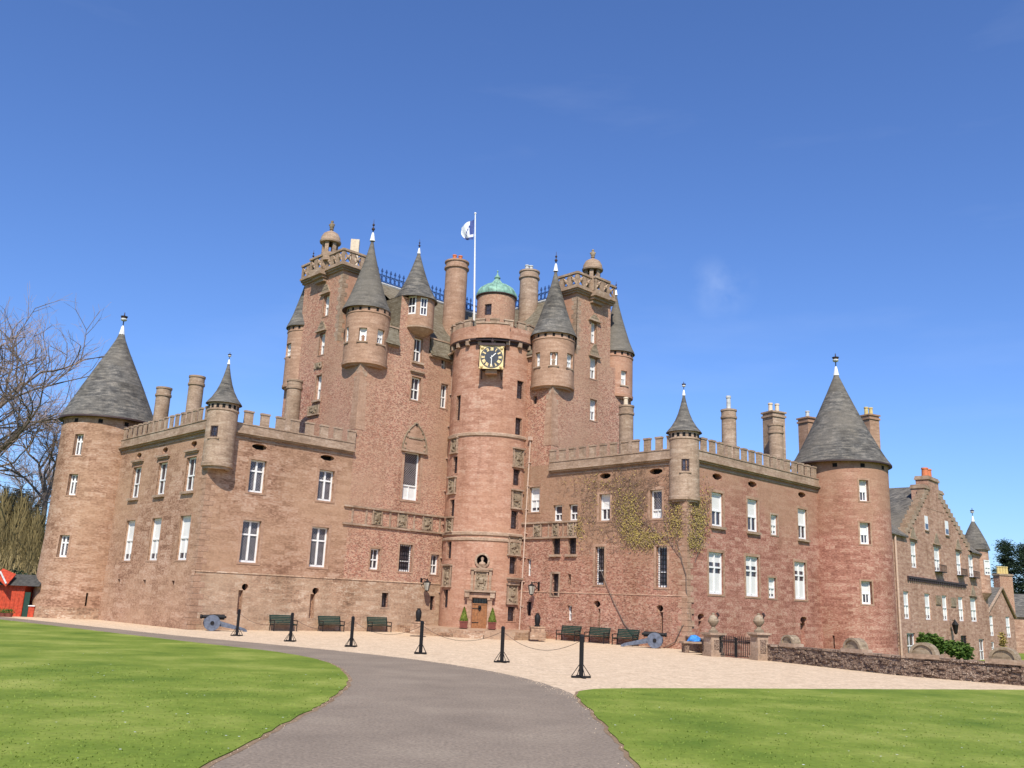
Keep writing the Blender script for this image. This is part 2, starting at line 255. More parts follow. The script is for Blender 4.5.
# ------------------------------------------------------------------ mesh builder
class MB:
    def __init__(s): s.v = []; s.f = []; s.m = []; s.uv = []; s.sm = []; s.mats = []
    def mi(s, m):
        if m not in s.mats: s.mats.append(m)
        return s.mats.index(m)
    def face(s, ps, mat, uv=None, nh=None, smooth=False):
        ps = [Vector(p) for p in ps]
        n = (ps[1]-ps[0]).cross(ps[2]-ps[0])
        if n.length < 1e-12 and len(ps) > 3: n = (ps[2]-ps[0]).cross(ps[3]-ps[0])
        if nh is not None and n.dot(nh) < 0:
            ps = ps[::-1]; n = -n
            if uv: uv = uv[::-1]
        if uv is None:
            n.normalize() if n.length else None
            if abs(n.z) > .8: uv = [(p.x, p.y) for p in ps]
            else:
                t = Vector((-n.y, n.x, 0)); t = t.normalized() if t.length else Vector((1, 0, 0)); q = n.cross(t)
                uv = [(p.dot(t), p.dot(q)*(1 if q.z >= 0 else -1)) for p in ps]
        b = len(s.v); s.v += [tuple(p) for p in ps]; s.f.append(tuple(range(b, b+len(ps)))); s.m.append(s.mi(mat)); s.uv += uv; s.sm.append(smooth)
    def hexa(s, c, mat):               # 8 corners: bottom 4 then top 4, same order
        ctr = sum((Vector(p) for p in c), Vector())/8
        for q in ((0, 1, 2, 3), (4, 5, 6, 7), (0, 1, 5, 4), (1, 2, 6, 5), (2, 3, 7, 6), (3, 0, 4, 7)):
            ps = [Vector(c[i]) for i in q]; s.face(ps, mat, nh=sum(ps, Vector())/4-ctr)
    def box(s, f, u0, u1, z0, z1, d0, d1, mat):
        s.hexa([f.pt(u0, z0, d0), f.pt(u1, z0, d0), f.pt(u1, z0, d1), f.pt(u0, z0, d1), f.pt(u0, z1, d0), f.pt(u1, z1, d0), f.pt(u1, z1, d1), f.pt(u0, z1, d1)], mat)
    def arc_box(s, f, u0, u1, z0, z1, d0, d1, mat, n=None):
        n = n or max(1, int(abs(u1-u0)/.14))
        for i in range(n): s.box(f, u0+(u1-u0)*i/n, u0+(u1-u0)*(i+1)/n, z0, z1, d0, d1, mat)
    def lathe(s, C, prof, mat, seg=40, a0=0, a1=2*pi, smooth=True, mats=None):
        uo, vo = (C[0]*7.31) % 23, (C[0]*3.17+C[1]*5.3) % 31
        for i in range(seg):
            ta, tb = a0+(a1-a0)*i/seg, a0+(a1-a0)*(i+1)/seg; L_ = 0
            for j in range(len(prof)-1):
                (r0, z0), (r1, z1) = prof[j], prof[j+1]; l = hypot(r1-r0, z1-z0)
                ca, cb = V2(cos(ta), sin(ta)), V2(cos(tb), sin(tb)); c = Vector((C[0], C[1], 0))
                R_ = max(r0, r1)
                ps = [c+ca*r0+Z*z0, c+cb*r0+Z*z0, c+cb*r1+Z*z1, c+ca*r1+Z*z1]; uv = [(ta*R_+uo, L_+vo), (tb*R_+uo, L_+vo), (tb*R_+uo, L_+l+vo), (ta*R_+uo, L_+l+vo)]
                if r1 < 1e-4: ps, uv = ps[:3], uv[:3]
                elif r0 < 1e-4: ps, uv = [ps[0], ps[2], ps[3]], [uv[0], uv[2], uv[3]]
                nh = (ca+cb)*(z1-z0) + Z*(-(r1-r0))*2
                s.face(ps, (mats[j] if mats else mat), uv=uv, nh=nh if nh.length > 1e-9 else None, smooth=smooth); L_ += l
    def tube(s, pts, r, mat, n=6, taper=None):
        pts = [Vector(p) for p in pts]; rings = []
        for i, p in enumerate(pts):
            d = (pts[min(i+1, len(pts)-1)]-pts[max(i-1, 0)]).normalized()
            x = d.cross(Z if abs(d.z) < .9 else Vector((1, 0, 0))).normalized(); y = d.cross(x)
            rr = r if taper is None else r+(taper-r)*i/(len(pts)-1)
            rings.append([p+(x*cos(2*pi*k/n)+y*sin(2*pi*k/n))*rr for k in range(n)])
        for i in range(len(rings)-1):
            for k in range(n):
                ps = [rings[i][k], rings[i][(k+1) % n], rings[i+1][(k+1) % n], rings[i+1][k]]
                s.face(ps, mat, nh=sum(ps, Vector())/4-(pts[i]+pts[i+1])/2, smooth=n > 4)
        s.face(rings[-1], mat); s.face(rings[0], mat)
    def ball(s, c, r, mat, seg=12, rings=8, sz=1.):
        prof = [(r*sin(pi*i/rings), c[2]-r*sz*cos(pi*i/rings)) for i in range(rings+1)]; prof[0] = (0, prof[0][1]); prof[-1] = (0, prof[-1][1])
        s.lathe((c[0], c[1]), prof, mat, seg)
    def build(s, name, parent=None, weld=True, **props):
        me = bpy.data.meshes.new(name); me.from_pydata(s.v, [], s.f); 
        for m in s.mats: me.materials.append(m)
        me.polygons.foreach_set('material_index', s.m); me.polygons.foreach_set('use_smooth', s.sm)
        ul = me.uv_layers.new(name='UVMap'); ul.data.foreach_set('uv', [c for p in s.uv for c in p])
        if weld and any(s.sm):
            bm = bmesh.new(); bm.from_mesh(me); bmesh.ops.remove_doubles(bm, verts=bm.verts, dist=1e-4); bm.to_mesh(me); bm.free()
        me.update()
        if any(s.sm): me.set_sharp_from_angle(angle=radians(32))
        o = bpy.data.objects.new(name, me); COL.objects.link(o)
        if parent: o.parent = parent
        for k, v in props.items(): o[k] = v
        return o
def thing(name, label, cat, loc=(0, 0, 0), rz=0., group=None):
    o = bpy.data.objects.new(name, None); COL.objects.link(o); o.location = loc; o.rotation_euler = (0, 0, rz); o.empty_display_size = .3
    o['label'] = label; o['category'] = cat
    if group: o['group'] = group
    return o
def tag(o, label, cat, group=None):
    o['label'] = label; o['category'] = cat
    if group: o['group'] = group
    return o
def group_part(name, parent):
    o = bpy.data.objects.new(name, None); COL.objects.link(o); o.parent = parent; return o

# ------------------------------------------------------------------ walls with real openings
def wall(mb, f, ua, ub, za, zb, mat, holes=(), band=None, step=None):
    """holes: dicts r=(u0,u1,z0,z1), depth, kind. band=(zmax,material) for the plinth."""
    us = {ua, ub}; zs = {za, zb}
    for h in holes:
        u0, u1, z0, z1 = h['r']; us |= {u0, u1}; zs |= {z0, z1}
    if band: zs |= {band[0], band[0]+.07}
    if f.bat: zs |= {z for z in (0., 1., 2.) if za < z < zb}
    us = sorted(us); zs = sorted(z for z in zs if za-1e-6 <= z <= zb+1e-6)
    if isinstance(f, Round): step = step or (.045 if f.r > 2 else .07)
    if step:
        n = []
        for i in range(len(us)-1):
            k = max(1, math.ceil((us[i+1]-us[i])/step)); n += [us[i]+(us[i+1]-us[i])*j/k for j in range(k)]
        us = n+[us[-1]]
    for i in range(len(us)-1):
        for j in range(len(zs)-1):
            uc, zc = (us[i]+us[i+1])/2, (zs[j]+zs[j+1])/2
            if us[i+1]-us[i] < 1e-6 or zs[j+1]-zs[j] < 1e-6: continue
            if any(h['r'][0] < uc < h['r'][1] and h['r'][2] < zc < h['r'][3] for h in holes): continue
            q = [(us[i], zs[j]), (us[i+1], zs[j]), (us[i+1], zs[j+1]), (us[i], zs[j+1])]
            m = band[1] if band and zc < band[0]+.07 else mat
            mb.face([f.pt(*p) for p in q], m, uv=[f.uv(*p) for p in q], nh=f.nrm(uc))
    for h in holes:
        u0, u1, z0, z1 = h['r']; D = h['depth']; uc = (u0+u1)/2; t = f.pt(u1, z0)-f.pt(u0, z0)
        rm = h.get('rm', mat)
        mb.face([f.pt(u0, z0), f.pt(u0, z1), f.pt(u0, z1, -D), f.pt(u0, z0, -D)], rm, nh=t)
        mb.face([f.pt(u1, z0), f.pt(u1, z1), f.pt(u1, z1, -D), f.pt(u1, z0, -D)], rm, nh=-t)
        mb.face([f.pt(u0, z0), f.pt(u1, z0), f.pt(u1, z0, -D), f.pt(u0, z0, -D)], rm, nh=Z)
        mb.face([f.pt(u0, z1), f.pt(u1, z1), f.pt(u1, z1, -D), f.pt(u0, z1, -D)], rm, nh=-Z)
        k = h['kind']
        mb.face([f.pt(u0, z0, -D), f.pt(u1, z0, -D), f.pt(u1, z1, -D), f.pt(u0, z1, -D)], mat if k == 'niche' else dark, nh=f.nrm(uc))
        if k == 'oval':
            a, b = (u1-u0)*.28, (z1-z0)*.32
            for (x, sx) in ((u0, 1), (u1, -1)):
                for (y, sy) in ((z0, 1), (z1, -1)):
                    mb.face([f.pt(x, y), f.pt(x+sx*a, y), f.pt(x, y+sy*b)], mat, nh=f.nrm(uc))
                    mb.face([f.pt(x+sx*a, y), f.pt(x, y+sy*b), f.pt(x, y+sy*b, -.18), f.pt(x+sx*a, y, -.18)], mat)
        if k == 'loop':                # keyhole: slit below a round hole; fill the shoulders
            pass
        sr = h.get('surround')
        if sr:
            w, sm = sr; p = .025
            if isinstance(f, Round): w = w/f.r
            mb.arc_box(f, u0-w, u0, z0, z1, -.05, p, sm); mb.arc_box(f, u1, u1+w, z0, z1, -.05, p, sm)
            mb.arc_box(f, u0-w, u1+w, z1, z1+sr[0]*1.1, -.05, p+.003, sm); mb.arc_box(f, u0-w, u1+w, z0-sr[0]*.7, z0, -.05, p+.006, sm)
        if h.get('hood'):
            w = .22/(f.r if isinstance(f, Round) else 1)
            mb.arc_box(f, u0-w, u1+w, z1+.34, z1+.46, -.05, .20, dressed); mb.arc_box(f, u0-w*.6, u1+w*.6, z1+.24, z1+.34, -.05, .11, dressed)
        if h.get('sill'):
            w = .14/(f.r if isinstance(f, Round) else 1)
            mb.arc_box(f, u0-w, u1+w, z0-.17, z0-.01, -.05, .17, dressed)
def window(f, h, parent):
    """the joinery set back in an opening"""
    u0, u1, z0, z1 = h['r']; D = h['depth']-.03; st = h['style']
    if isinstance(f, Round):
        uc, zc = (u0+u1)/2, (z0+z1)/2; g = f.local(uc, zc); hw = (u1-u0)/2*(f.rad(zc)-D); u0, u1 = -hw, hw; f = g
    elif f.bat: 
        g = Flat(f.o+f.N*f.bat((z0+z1)/2), f.U, f.N); f = g
    mb = MB(); w, hh = u1-u0, z1-z0
    fw = .10 if w > .62 else .07
    def bar(a, b, c, d, m=white, dd=.07): mb.box(f, a, b, c, d, -D, -D+dd, m)
    def pane(a, b, c, d, m, dd=.0): mb.face([f.pt(a, c, -D+.01+dd), f.pt(b, c, -D+.01+dd), f.pt(b, d, -D+.01+dd), f.pt(a, d, -D+.01+dd)], m, nh=f.N)
    fm = rustyiron if st in ('dark', 'grille') else white
    bar(u0, u0+fw, z0, z1, fm); bar(u1-fw, u1, z0, z1, fm); bar(u0+fw, u1-fw, z1-fw, z1, fm); bar(u0+fw, u1-fw, z0, z0+fw*1.3, fm)
    a, b, c, d = u0+fw, u1-fw, z0+fw*1.3, z1-fw; m_ = (a+b)/2
    if st == 'cross':
        t = z0+hh*.66; bar(m_-.06, m_+.06, c, d, dd=.09); bar(a, m_-.06, t-.05, t+.05, dd=.085); bar(m_+.06, b, t-.05, t+.05, dd=.085); pane(a, b, c, d, leaded)
    elif st == 'blindcross':
        t = z0+hh*.64; bar(m_-.05, m_+.05, c, d, dd=.09); bar(a, m_-.05, t-.055, t+.055, dd=.085); bar(m_+.05, b, t-.055, t+.055, dd=.085)
        pane(a, b, t+hh*.12, d, blind); pane(a, b, t, t+hh*.12, glass); pane(a, b, t-hh*.14, t, glass); pane(a, b, c, t-hh*.14, blind)
    elif st in ('blindsash', 'sash', 'bigsash'):
        t = z0+hh*(.46 if st != 'bigsash' else .30); bar(a, b, t-.045, t+.045, dd=.09); bar(m_-.03, m_+.03, c, t-.045, dd=.08)
        if hh > 1.2 and st == 'sash': bar(m_-.02, m_+.02, t+.045, d, dd=.06)
        pane(a, b, t, d, {'blindsash': blind, 'sash': glass, 'bigsash': leaded}[st]); pane(a, b, c, t, blind if st == 'bigsash' else glass)
        if st == 'blindsash': bar(a, a+.06, c, t-.045, dd=.05); bar(b-.06, b, c, t-.045, dd=.05)
    elif st == 'fullblind':
        t = z0+hh*.5; bar(a, b, t-.04, t+.04, dd=.09); bar(m_-.025, m_+.025, c, t-.04, dd=.08); pane(a, b, t, d, blind); pane(a, b, c+hh*.12, t, blind); pane(a, b, c, c+hh*.12, glass)
    elif st in ('lattice', 'dark', 'grille'):
        pane(a, b, c, d, glass)
        nx = max(1, int(w/.22)); nz_ = max(2, int(hh/.26)); gm = iron if st != 'dark' else rustyiron
        if st == 'lattice': bar(a, b, z0+hh*.36, z0+hh*.36+.07, white)
        for i in range(1, nx+1): x = u0+w*i/(nx+1); mb.box(f, x-.014, x+.014, z0, z1, -D+.12, -D+.145, gm)
        for i in range(1, nz_): y = z0+hh*i/nz_; mb.box(f, u0, u1, y-.013, y+.013, -D+.15, -D+.17, gm)
    props = {}
    return mb.build('window', parent, **props)
def W(f, cx, cy, w, h, style='sash', depth=.33, **kw):
    d = dict(r=rect(f, cx, cy, w, h), depth=depth, kind='window', style=style); d.update(kw); return d
def HO(f, cx, cy, w, h, kind='slit', depth=.5, **kw):
    d = dict(r=rect(f, cx, cy, w, h), depth=depth, kind=kind); d.update(kw); return d
def row(hs, width=False):                 # snap a row of openings to common heights
    n = len(hs); z0 = sum(h['r'][2] for h in hs)/n; z1 = sum(h['r'][3] for h in hs)/n; w = sum(h['r'][1]-h['r'][0] for h in hs)/n
    for h in hs:
        h['r'][2], h['r'][3] = z0, z1
        if width: m = (h['r'][0]+h['r'][1])/2; h['r'][0], h['r'][1] = m-w/2, m+w/2
    return hs
def fit(f, holes, parent):
    for h in holes:
        if h['kind'] == 'window': window(f, h, parent)
def loop(f, hx, hy, sx, sy, sw, sh):      # gun loop: round hole over a long slit
    return [HO(f, hx, hy, 6.5, 6.5, 'oval', .45), HO(f, sx, sy, sw, sh, 'niche' if f is not fR else 'slit', .30)]
rnd = random.Random(3)
def carved_panel(f, r, parent, cap=True, base=True, name='carved_panel'):
    u0, u1, z0, z1 = r; mb = MB()
    k = f.r if isinstance(f, Round) else 1
    if isinstance(f, Round):
        uc = (u0+u1)/2; hw = (u1-u0)/2*f.r; g = f.local(uc, (z0+z1)/2); f = g; u0, u1 = -hw, hw
        off = .02-hw*hw/(2*k)
    else: off = 0
    mb.box(f, u0, u1, z0, z1, -.2, .05+off, carved); w = (u1-u0); fr = min(.09, w*.14)
    for q in ((u0, u0+fr, z0, z1), (u1-fr, u1, z0, z1)): mb.box(f, *q, -.2, .11+off, dressed)
    if cap: mb.box(f, u0-.06, u1+.06, z1, z1+.11, -.2, .20+off, dressed)
    if base: mb.box(f, u0-.06, u1+.06, z0-.10, z0, -.2, .16+off, dressed)
    n = 11
    for i in range(n):                    # shield and mantling in relief
        x = u0+fr*1.4+(w-2.8*fr)*rnd.random(); y = z0+(z1-z0)*(.08+.84*(i+rnd.random()*.6)/n); s_ = .04+.06*rnd.random()
        c = [f.pt(x+dx*s_, y+dy*s_, .05+off) for dx, dy in ((-1, -1), (1, -1), (1, 1), (-1, 1))]; t = [f.pt(x+dx*s_*.5, y+dy*s_*.5, .13+off) for dx, dy in ((-1, -1), (1, -1), (1, 1), (-1, 1))]
        mb.hexa(c+t, carved)
    m = (u0+u1)/2; q = min(w*.22, .2); y = (z0+z1)/2
    mb.hexa([f.pt(m-q, y-q, .05+off), f.pt(m+q, y-q, .05+off), f.pt(m+q, y+q, .05+off), f.pt(m-q, y+q, .05+off), f.pt(m-q*.6, y-q*.6, .15+off), f.pt(m+q*.6, y-q*.6, .15+off), f.pt(m+q*.6, y+q*.8, .15+off), f.pt(m-q*.6, y+q*.8, .15+off)], carved)
    return mb.build(name, parent)
def parapet(f, u0, u1, zb, parent, mat=dressed, pitch=1.0):
    """corbelled wall walk with merlons, on a flat face"""
    mb = MB(); mw = pitch*(.50 if pitch > .9 else .44); th = -.04 if pitch > .9 else .03
    mb.box(f, u0, u1, zb-.36, zb-.27, -.1, .05, mat); mb.box(f, u0, u1, zb-.02, zb+.10, -.1, .29, mat); mb.box(f, u0, u1, zb-.12, zb-.02, -.1, .14, mat)
    mb.box(f, u0, u1, zb+.10, zb+.58, -.10, .15, mat); mb.box(f, u0, u1, zb+.58, zb+.65, -.12, .19, mat)
    n = max(1, round((u1-u0-mw)/pitch)); p = (u1-u0-mw)/n
    for i in range(n+1):
        x = u0+i*p; j = rnd.uniform(-.02, .02)
        mb.box(f, x+j, x+mw+j, zb+.65, zb+1.38, th, .15, mat); mb.box(f, x-.035+j, x+mw+.035+j, zb+1.38, zb+1.49, th-.03, .19, mat)
    return mb.build('parapet', parent)
def finial(C, z, s, parent, top=lead, ball=True, name='finial'):
    mb = MB()
    mb.lathe(C, [(.16*s, z-.08*s), (.13*s, z+.05*s), (.07*s, z+.38*s), (.035*s, z+.45*s)], white, 10)
    mb.lathe(C, [(.03*s, z+.42*s), (.03*s, z+.72*s)], iron, 6)
    if ball:
        mb.ball((C[0], C[1], z+.80*s), .17*s, lead, 10, 6, .6)
        mb.lathe(C, [(.06*s, z+.72*s), (.20*s, z+.98*s), (.04*s, z+1.0*s), (.02*s, z+1.2*s), (0, z+1.22*s)], rustyiron, 8)
    else:
        mb.ball((C[0], C[1], z+.66*s), .10*s, rustyiron, 8, 6); mb.ball((C[0], C[1], z+.92*s), .075*s, rustyiron, 8, 6); mb.lathe(C, [(.03*s, z+.7*s), (.012, z+1.25*s), (0, z+1.27*s)], rustyiron, 6)
    return mb.build(name, parent)
def turret(C, r, z0, ze, za, parent, mat, wins, cone='straight', holes_n=0, label=None, lamp=True, corb=1.0, ball=False, fs=1.):
    """corner turret on corbels with a slated cone: mesh + roof + finial + windows"""
    f = Round(C, r); hs = []
    for w_ in wins: hs.append(W(f, *w_))
    mb = MB(); base = atan2(-C[1], -C[0]); wall(mb, f, base-pi, base+pi, z0, ze, mat, [dict(h, r=[norm_a(h['r'][0], base), norm_a(h['r'][1], base), h['r'][2], h['r'][3]]) for h in hs])
    c = [(0, z0-.02), (r*.80, z0-.24*corb), (r*.88, z0-.24*corb), (r*.90, z0-.12*corb), (r*1.03, z0-.10*corb), (r*1.04, z0+.10), (r, z0+.13)]
    mb.lathe(C, c, mat, 36)
    mb.lathe(C, [(r, ze-.55), (r+.05, ze-.52), (r+.05, ze-.44), (r, ze-.42)], mat, 36)
    for k in range(9):                    # little vents under the eaves
        t = base-pi*.5+pi*k/8; mb.box(f, t-.09/r, t+.09/r, ze-.40, ze-.16, -.05, .012, dark)
    for h in hs: mb.box(f, norm_a(h['r'][0], base)-.1/r, norm_a(h['r'][1], base)+.1/r, h['r'][2]-.12, h['r'][2]-.02, -.04, .10, dressed)
    o = mb.build('turret', parent)
    if label: o['label'] = label
    H = za-ze
    if cone == 'bell': P = [(1.20, -.02), (1.13, .02), (.86, .14), (.60, .30), (.40, .48), (.24, .68), (.12, .87), (.05, 1)]
    else: P = [(1.12, -.02), (1.09, .01), (.98, .07), (.80, .20), (.60, .38), (.39, .58), (.19, .79), (.03, 1)]
    rb = MB(); C = (C[0]-(.16 if r > 1.59 else 0), C[1]); rb.lathe(C, [(r*.9, ze-.02)]+[(r*p, ze+H*q) for p, q in P], slate, 40, mats=[rustyiron, slate]+[slate]*10)
    rb.build('roof', o); finial(C, za-.05, fs, o, ball=ball)
    fit(f, [dict(h) for h in hs], o)
    return o
def norm_a(t, base):
    while t < base-pi: t += 2*pi
    while t > base+pi: t -= 2*pi
    return t
def chimney(C, r, z0, z1, parent, pots=(), square=False, mat=dressed, potmat=pot_red, potz=.55, label=None, rot=None, r2=None):
    mb = MB()
    if square:
        U_ = rot or B; f = Flat(V2(C[0], C[1]), U_, V2(U_.y, -U_.x)); r2 = r2 or r
        mb.box(f, -r, r, z0, z1-.45, -r2, r2, mat); mb.box(f, -r-.08, r+.08, z1-.45, z1-.30, -r2-.08, r2+.08, mat); mb.box(f, -r, r, z1-.30, z1-.12, -r2, r2, mat); mb.box(f, -r-.1, r+.1, z1-.12, z1, -r2-.1, r2+.1, mat)
    else: mb.lathe(C, [(r*1.0, z0), (r*.97, z1-.72), (r*1.10, z1-.66), (r*1.10, z1-.52), (r*1.0, z1-.48), (r*1.0, z1-.16), (r*1.09, z1-.12), (r*1.09, z1), (0, z1+.02)], mat, 28)
    o = mb.build('chimney', parent)
    if label: o['label'] = label
    for i, dx in enumerate(pots):
        pb = MB(); c = (C[0]+dx*CR.x, C[1]+dx*.3); pb.lathe(c, [(.17, z1), (.15, z1+potz*.8), (.19, z1+potz*.85), (.18, z1+potz), (.10, z1+potz), (.10, z1+potz-.2), (0, z1+potz-.2)], potmat, 12); pb.build('chimney_pot', o)
    return o

# ================================================================== GROUND
def sd_wall(x, y):                        # >0 beyond / right of the garden wall
    pts = [(10.0, 50.5), (13.1, 47.4), (16.5, 39.4), (21.6, 34.4)]
    best = 1e9; side = -1
    for (ax, ay), (bx, by) in zip(pts[:-1], pts[1:]):
        vx, vy = bx-ax, by-ay; t = max(0, min(1, ((x-ax)*vx+(y-ay)*vy)/(vx*vx+vy*vy))); dx, dy = x-ax-vx*t, y-ay-vy*t; d = hypot(dx, dy)
        if d < best: best = d; side = 1 if (vx*dy-vy*dx) > 0 else -1
    return best*side
def gh(x, y):
    if x > 9 and y > 33:
        d = sd_wall(x, y)
        if d > .5: return -1.35*min(1, (d-.5)/5)**1
    return 0
xs = [-2500, -900, -300, -120]+[-80+4*i for i in range(22)]+[8+1.5*i for i in range(50)]+[90, 120, 300, 900, 2500]
ys = [-900, -300, -60]+[-20+6*i for i in range(8)]+[28+1.5*i for i in range(60)]+[125, 160, 300, 900, 3500]
mb = MB(); gv = [[Vector((x, y, gh(x, y)-.012)) for y in ys] for x in xs]
for i in range(len(xs)-1):
    for j in range(len(ys)-1): mb.face([gv[i][j], gv[i+1][j], gv[i+1][j+1], gv[i][j+1]], grassm, nh=Z)
g_ = mb.build('ground'); g_['kind'] = 'structure'
def sheet(name, pts, z, mat, thick=0.):
    me = bpy.data.meshes.new(name); bm = bmesh.new()
    vs = [bm.verts.new((x, y, z)) for x, y in pts]; fc = bm.faces.new(vs)
    if fc.normal.z < 0: fc.normal_flip()
    if thick:
        r = bmesh.ops.extrude_face_region(bm, geom=[fc]); 
        bmesh.ops.translate(bm, verts=[v for v in r['geom'] if isinstance(v, bmesh.types.BMVert)], vec=(0, 0, thick)); bmesh.ops.recalc_face_normals(bm, faces=bm.faces)
    bmesh.ops.triangulate(bm, faces=bm.faces); bm.to_mesh(me); bm.free(); me.materials.append(mat)
    o = bpy.data.objects.new(name, me); COL.objects.link(o); o['kind'] = 'structure'; return o
def smooth_line(p, k=2):
    for _ in range(k):
        q = [p[0]]
        for a, b in zip(p[:-1], p[1:]): q += [(a[0]*.75+b[0]*.25, a[1]*.75+b[1]*.25), (a[0]*.25+b[0]*.75, a[1]*.25+b[1]*.75)]
        p = q+[p[-1]]
    return p
def rag(p, a=.05):
    out = []; r = random.Random(5)
    for (x0, y0), (x1, y1) in zip(p[:-1], p[1:]):
        n = max(1, int(hypot(x1-x0, y1-y0)/.35)) if y0 < 60 and y0 > 0 else 1
        for i in range(n): t = i/n; out.append((x0+(x1-x0)*t+r.uniform(-a, a), y0+(y1-y0)*t+r.uniform(-a, a)))
    return out+[p[-1]]
asph = smooth_line([(-75, 96), (-45, 73), (-29.85, 60.1), (-22, 53), (-16.12, 47.59), (-8.94, 42.26), (-3.97, 37.9), (-1.02, 33.94), (.9, 30), (1.75, 26.8), (2.3, 23), (2.4, 16), (2.4, 0), (2.4, -40)])
lawnL = smooth_line([(-75, 92), (-45, 70.5), (-30.74, 58.2), (-25.12, 52.9), (-13.12, 41.6), (-8.78, 37.9), (-6.0, 33.6), (-4.6, 28.8), (-4.0, 25.2), (-3.8, 21.2), (-3.9, 15.87), (-3.95, 12), (-4.0, 0), (-4, -40)])
lawnR = smooth_line([(2.25, -40), (2.25, 0), (2.12, 14.5), (2.15, 20.1), (1.95, 24.8), (2.3, 26.9), (4, 27.9), (9, 29.9), (18.65, 33.75), (40, 42.5), (70, 54)])
gravel = [(-75, 96), (-45, 76)]+[(-31, 68), (-28, 72), (-10, 75), (15, 72)]+[(11.5, 52), (10.2, 50.6), (13.0, 47.6), (16.4, 39.5), (21.5, 34.5), (70, 52)]+[(3, 20)]+asph[::-1][30:]
sheet('gravel_forecourt', [(-75, 96), (-45, 76), (-31, 68), (-28, 74), (-10, 76), (9, 70), (11.5, 52), (10.2, 50.6), (13.05, 47.6), (16.45, 39.5), (21.5, 34.6), (34, 40), (70, 54), (70, 50), (20, 24), (2.5, 10), (-4, 10), (-4, 25), (-10, 36), (-31, 57), (-75, 91)], 0, gravelm)
sheet('asphalt_drive', rag(asph, .03)+[(-4.3, -40)]+[p for p in [(-4.3, 0), (-4.2, 12), (-4.1, 22), (-4.8, 28), (-9, 37.6), (-13.4, 41.3), (-31, 57.8), (-75, 91.5)]], .006, asphaltm)
sheet('worn_lawn_edge', rag([(x+.10, y+.06) for x, y in lawnL], .05)+[(x-.3, y-.3) for x, y in lawnL[::-1]], .010, earthm)
sheet('lawn_edge_soil', rag([(x-.08, y+.03) for x, y in lawnR], .05)+[(x+.4, y-.4) for x, y in lawnR[::-1]], .010, earthm)
sheet('lawn_left', rag(lawnL, .04)+[(-90, -40), (-90, 90)], .013, grassm, .014)
sheet('lawn_right', rag(lawnR, .04)+[(75, -40)], .013, grassm, .014)
def inside(p, poly):
    x, y = p; c = False; j = len(poly)-1
    for i in range(len(poly)):
        if (poly[i][1] > y) != (poly[j][1] > y) and x < (poly[j][0]-poly[i][0])*(y-poly[i][1])/(poly[j][1]-poly[i][1])+poly[i][0]: c = not c
        j = i
    return c
def blades(name, poly, n, sd, xr, label):
    r = random.Random(sd); vs = []; fs = []
    while len(fs) < n:
        y = 12+16*(r.random()**1.6); x = r.uniform(-.62, .62)*y*1.02
        if not (xr[0] < x < xr[1]) or not inside((x, y), poly): continue
        h = r.uniform(.008, .026)*(1.5 if r.random() < .06 else 1); a = r.uniform(0, pi); w = .006+.0005*y; dx, dy = cos(a)*w, sin(a)*w; k = len(vs)
        vs += [(x-dx, y-dy, .025), (x+dx, y+dy, .025), (x+r.uniform(-.03, .03), y+r.uniform(-.03, .03), .028+h)]; fs.append((k, k+1, k+2))
    me = bpy.data.meshes.new(name); me.from_pydata(vs, [], fs); me.materials.append(blade); o = bpy.data.objects.new(name, me); COL.objects.link(o)
    o['kind'] = 'stuff'; o['label'] = label; o['category'] = 'grass'
blades('grass', lawnL+[(-90, -40), (-90, 90)], 6000, 1, (-60, 0), 'short mown green grass of the lawn left of the drive')
blades('grass', lawnR+[(75, -40)], 6000, 2, (0, 60), 'short mown green grass of the lawn right of the drive')

# ================================================================== THE CASTLE
castle = thing('castle', 'large red sandstone castle with conical slate turrets and a clock tower', 'castle', (0, 0, 0))
bat = lambda z: .0 if z > 3.42 else (.05+.035*(3.35-z) if z < 3.36 else .05*(3.42-z)/.06)
fL = Flat(O, A, B, bat); fR = Flat(O, B, A, lambda z: .0 if z > 3.12 else (.04+.02*(3.05-z) if z < 3.06 else .04*(3.12-z)/.06))
fLo = Flat(O+A*S2, -B, A, lambda z: bat(z) if z < 3.36 else 0.); fRo = Flat(O+B*T2, -A, B)
fKe = Flat(O+A*S1, -B, A); fKr = Flat(O+B*T1, -A, B)
SUR = (.17, dressed); SURP = (.17, dressed_pink)
LT_C = V2(-30.2, 67.5); RT_C = V2(25.45, 69.05)
# ---- left wing
w_ = lambda *a, **k: W(fL, *a, **k)
lw = row([w_(257.3, 476.5, 16, 33, 'cross', surround=SURP), w_(326, 485.3, 15.5, 30, 'cross', surround=SURP)]) + row([w_(250.4, 540.8, 18.5, 42, 'cross', surround=SURP), w_(319, 547.5, 17, 40, 'cross', surround=SURP)])
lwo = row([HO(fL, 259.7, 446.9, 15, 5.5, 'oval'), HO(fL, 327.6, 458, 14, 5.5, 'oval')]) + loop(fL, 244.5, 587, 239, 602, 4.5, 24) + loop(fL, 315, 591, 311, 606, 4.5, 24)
w_ = lambda *a, **k: W(fLo, *a, **k)
lo = row([w_(136, 482.3, 8.3, 31, 'sash', .28, hood=1, sill=1, surround=(.12, dressed_pink)), w_(161.6, 479, 8.8, 32, 'sash', .28, hood=1, sill=1, surround=(.12, dressed_pink)), w_(190.2, 473.5, 9.5, 35, 'sash', .28, hood=1, sill=1, surround=(.12, dressed_pink))], True)
lo += row([w_(128.7, 540.6, 9, 40, 'fullblind', .26, surround=(.13, dressed_pink)), w_(154.7, 539, 9.5, 42, 'fullblind', .26, surround=(.13, dressed_pink)), w_(183.6, 537.5, 10.5, 45, 'fullblind', .26, surround=(.13, dressed_pink))], True)
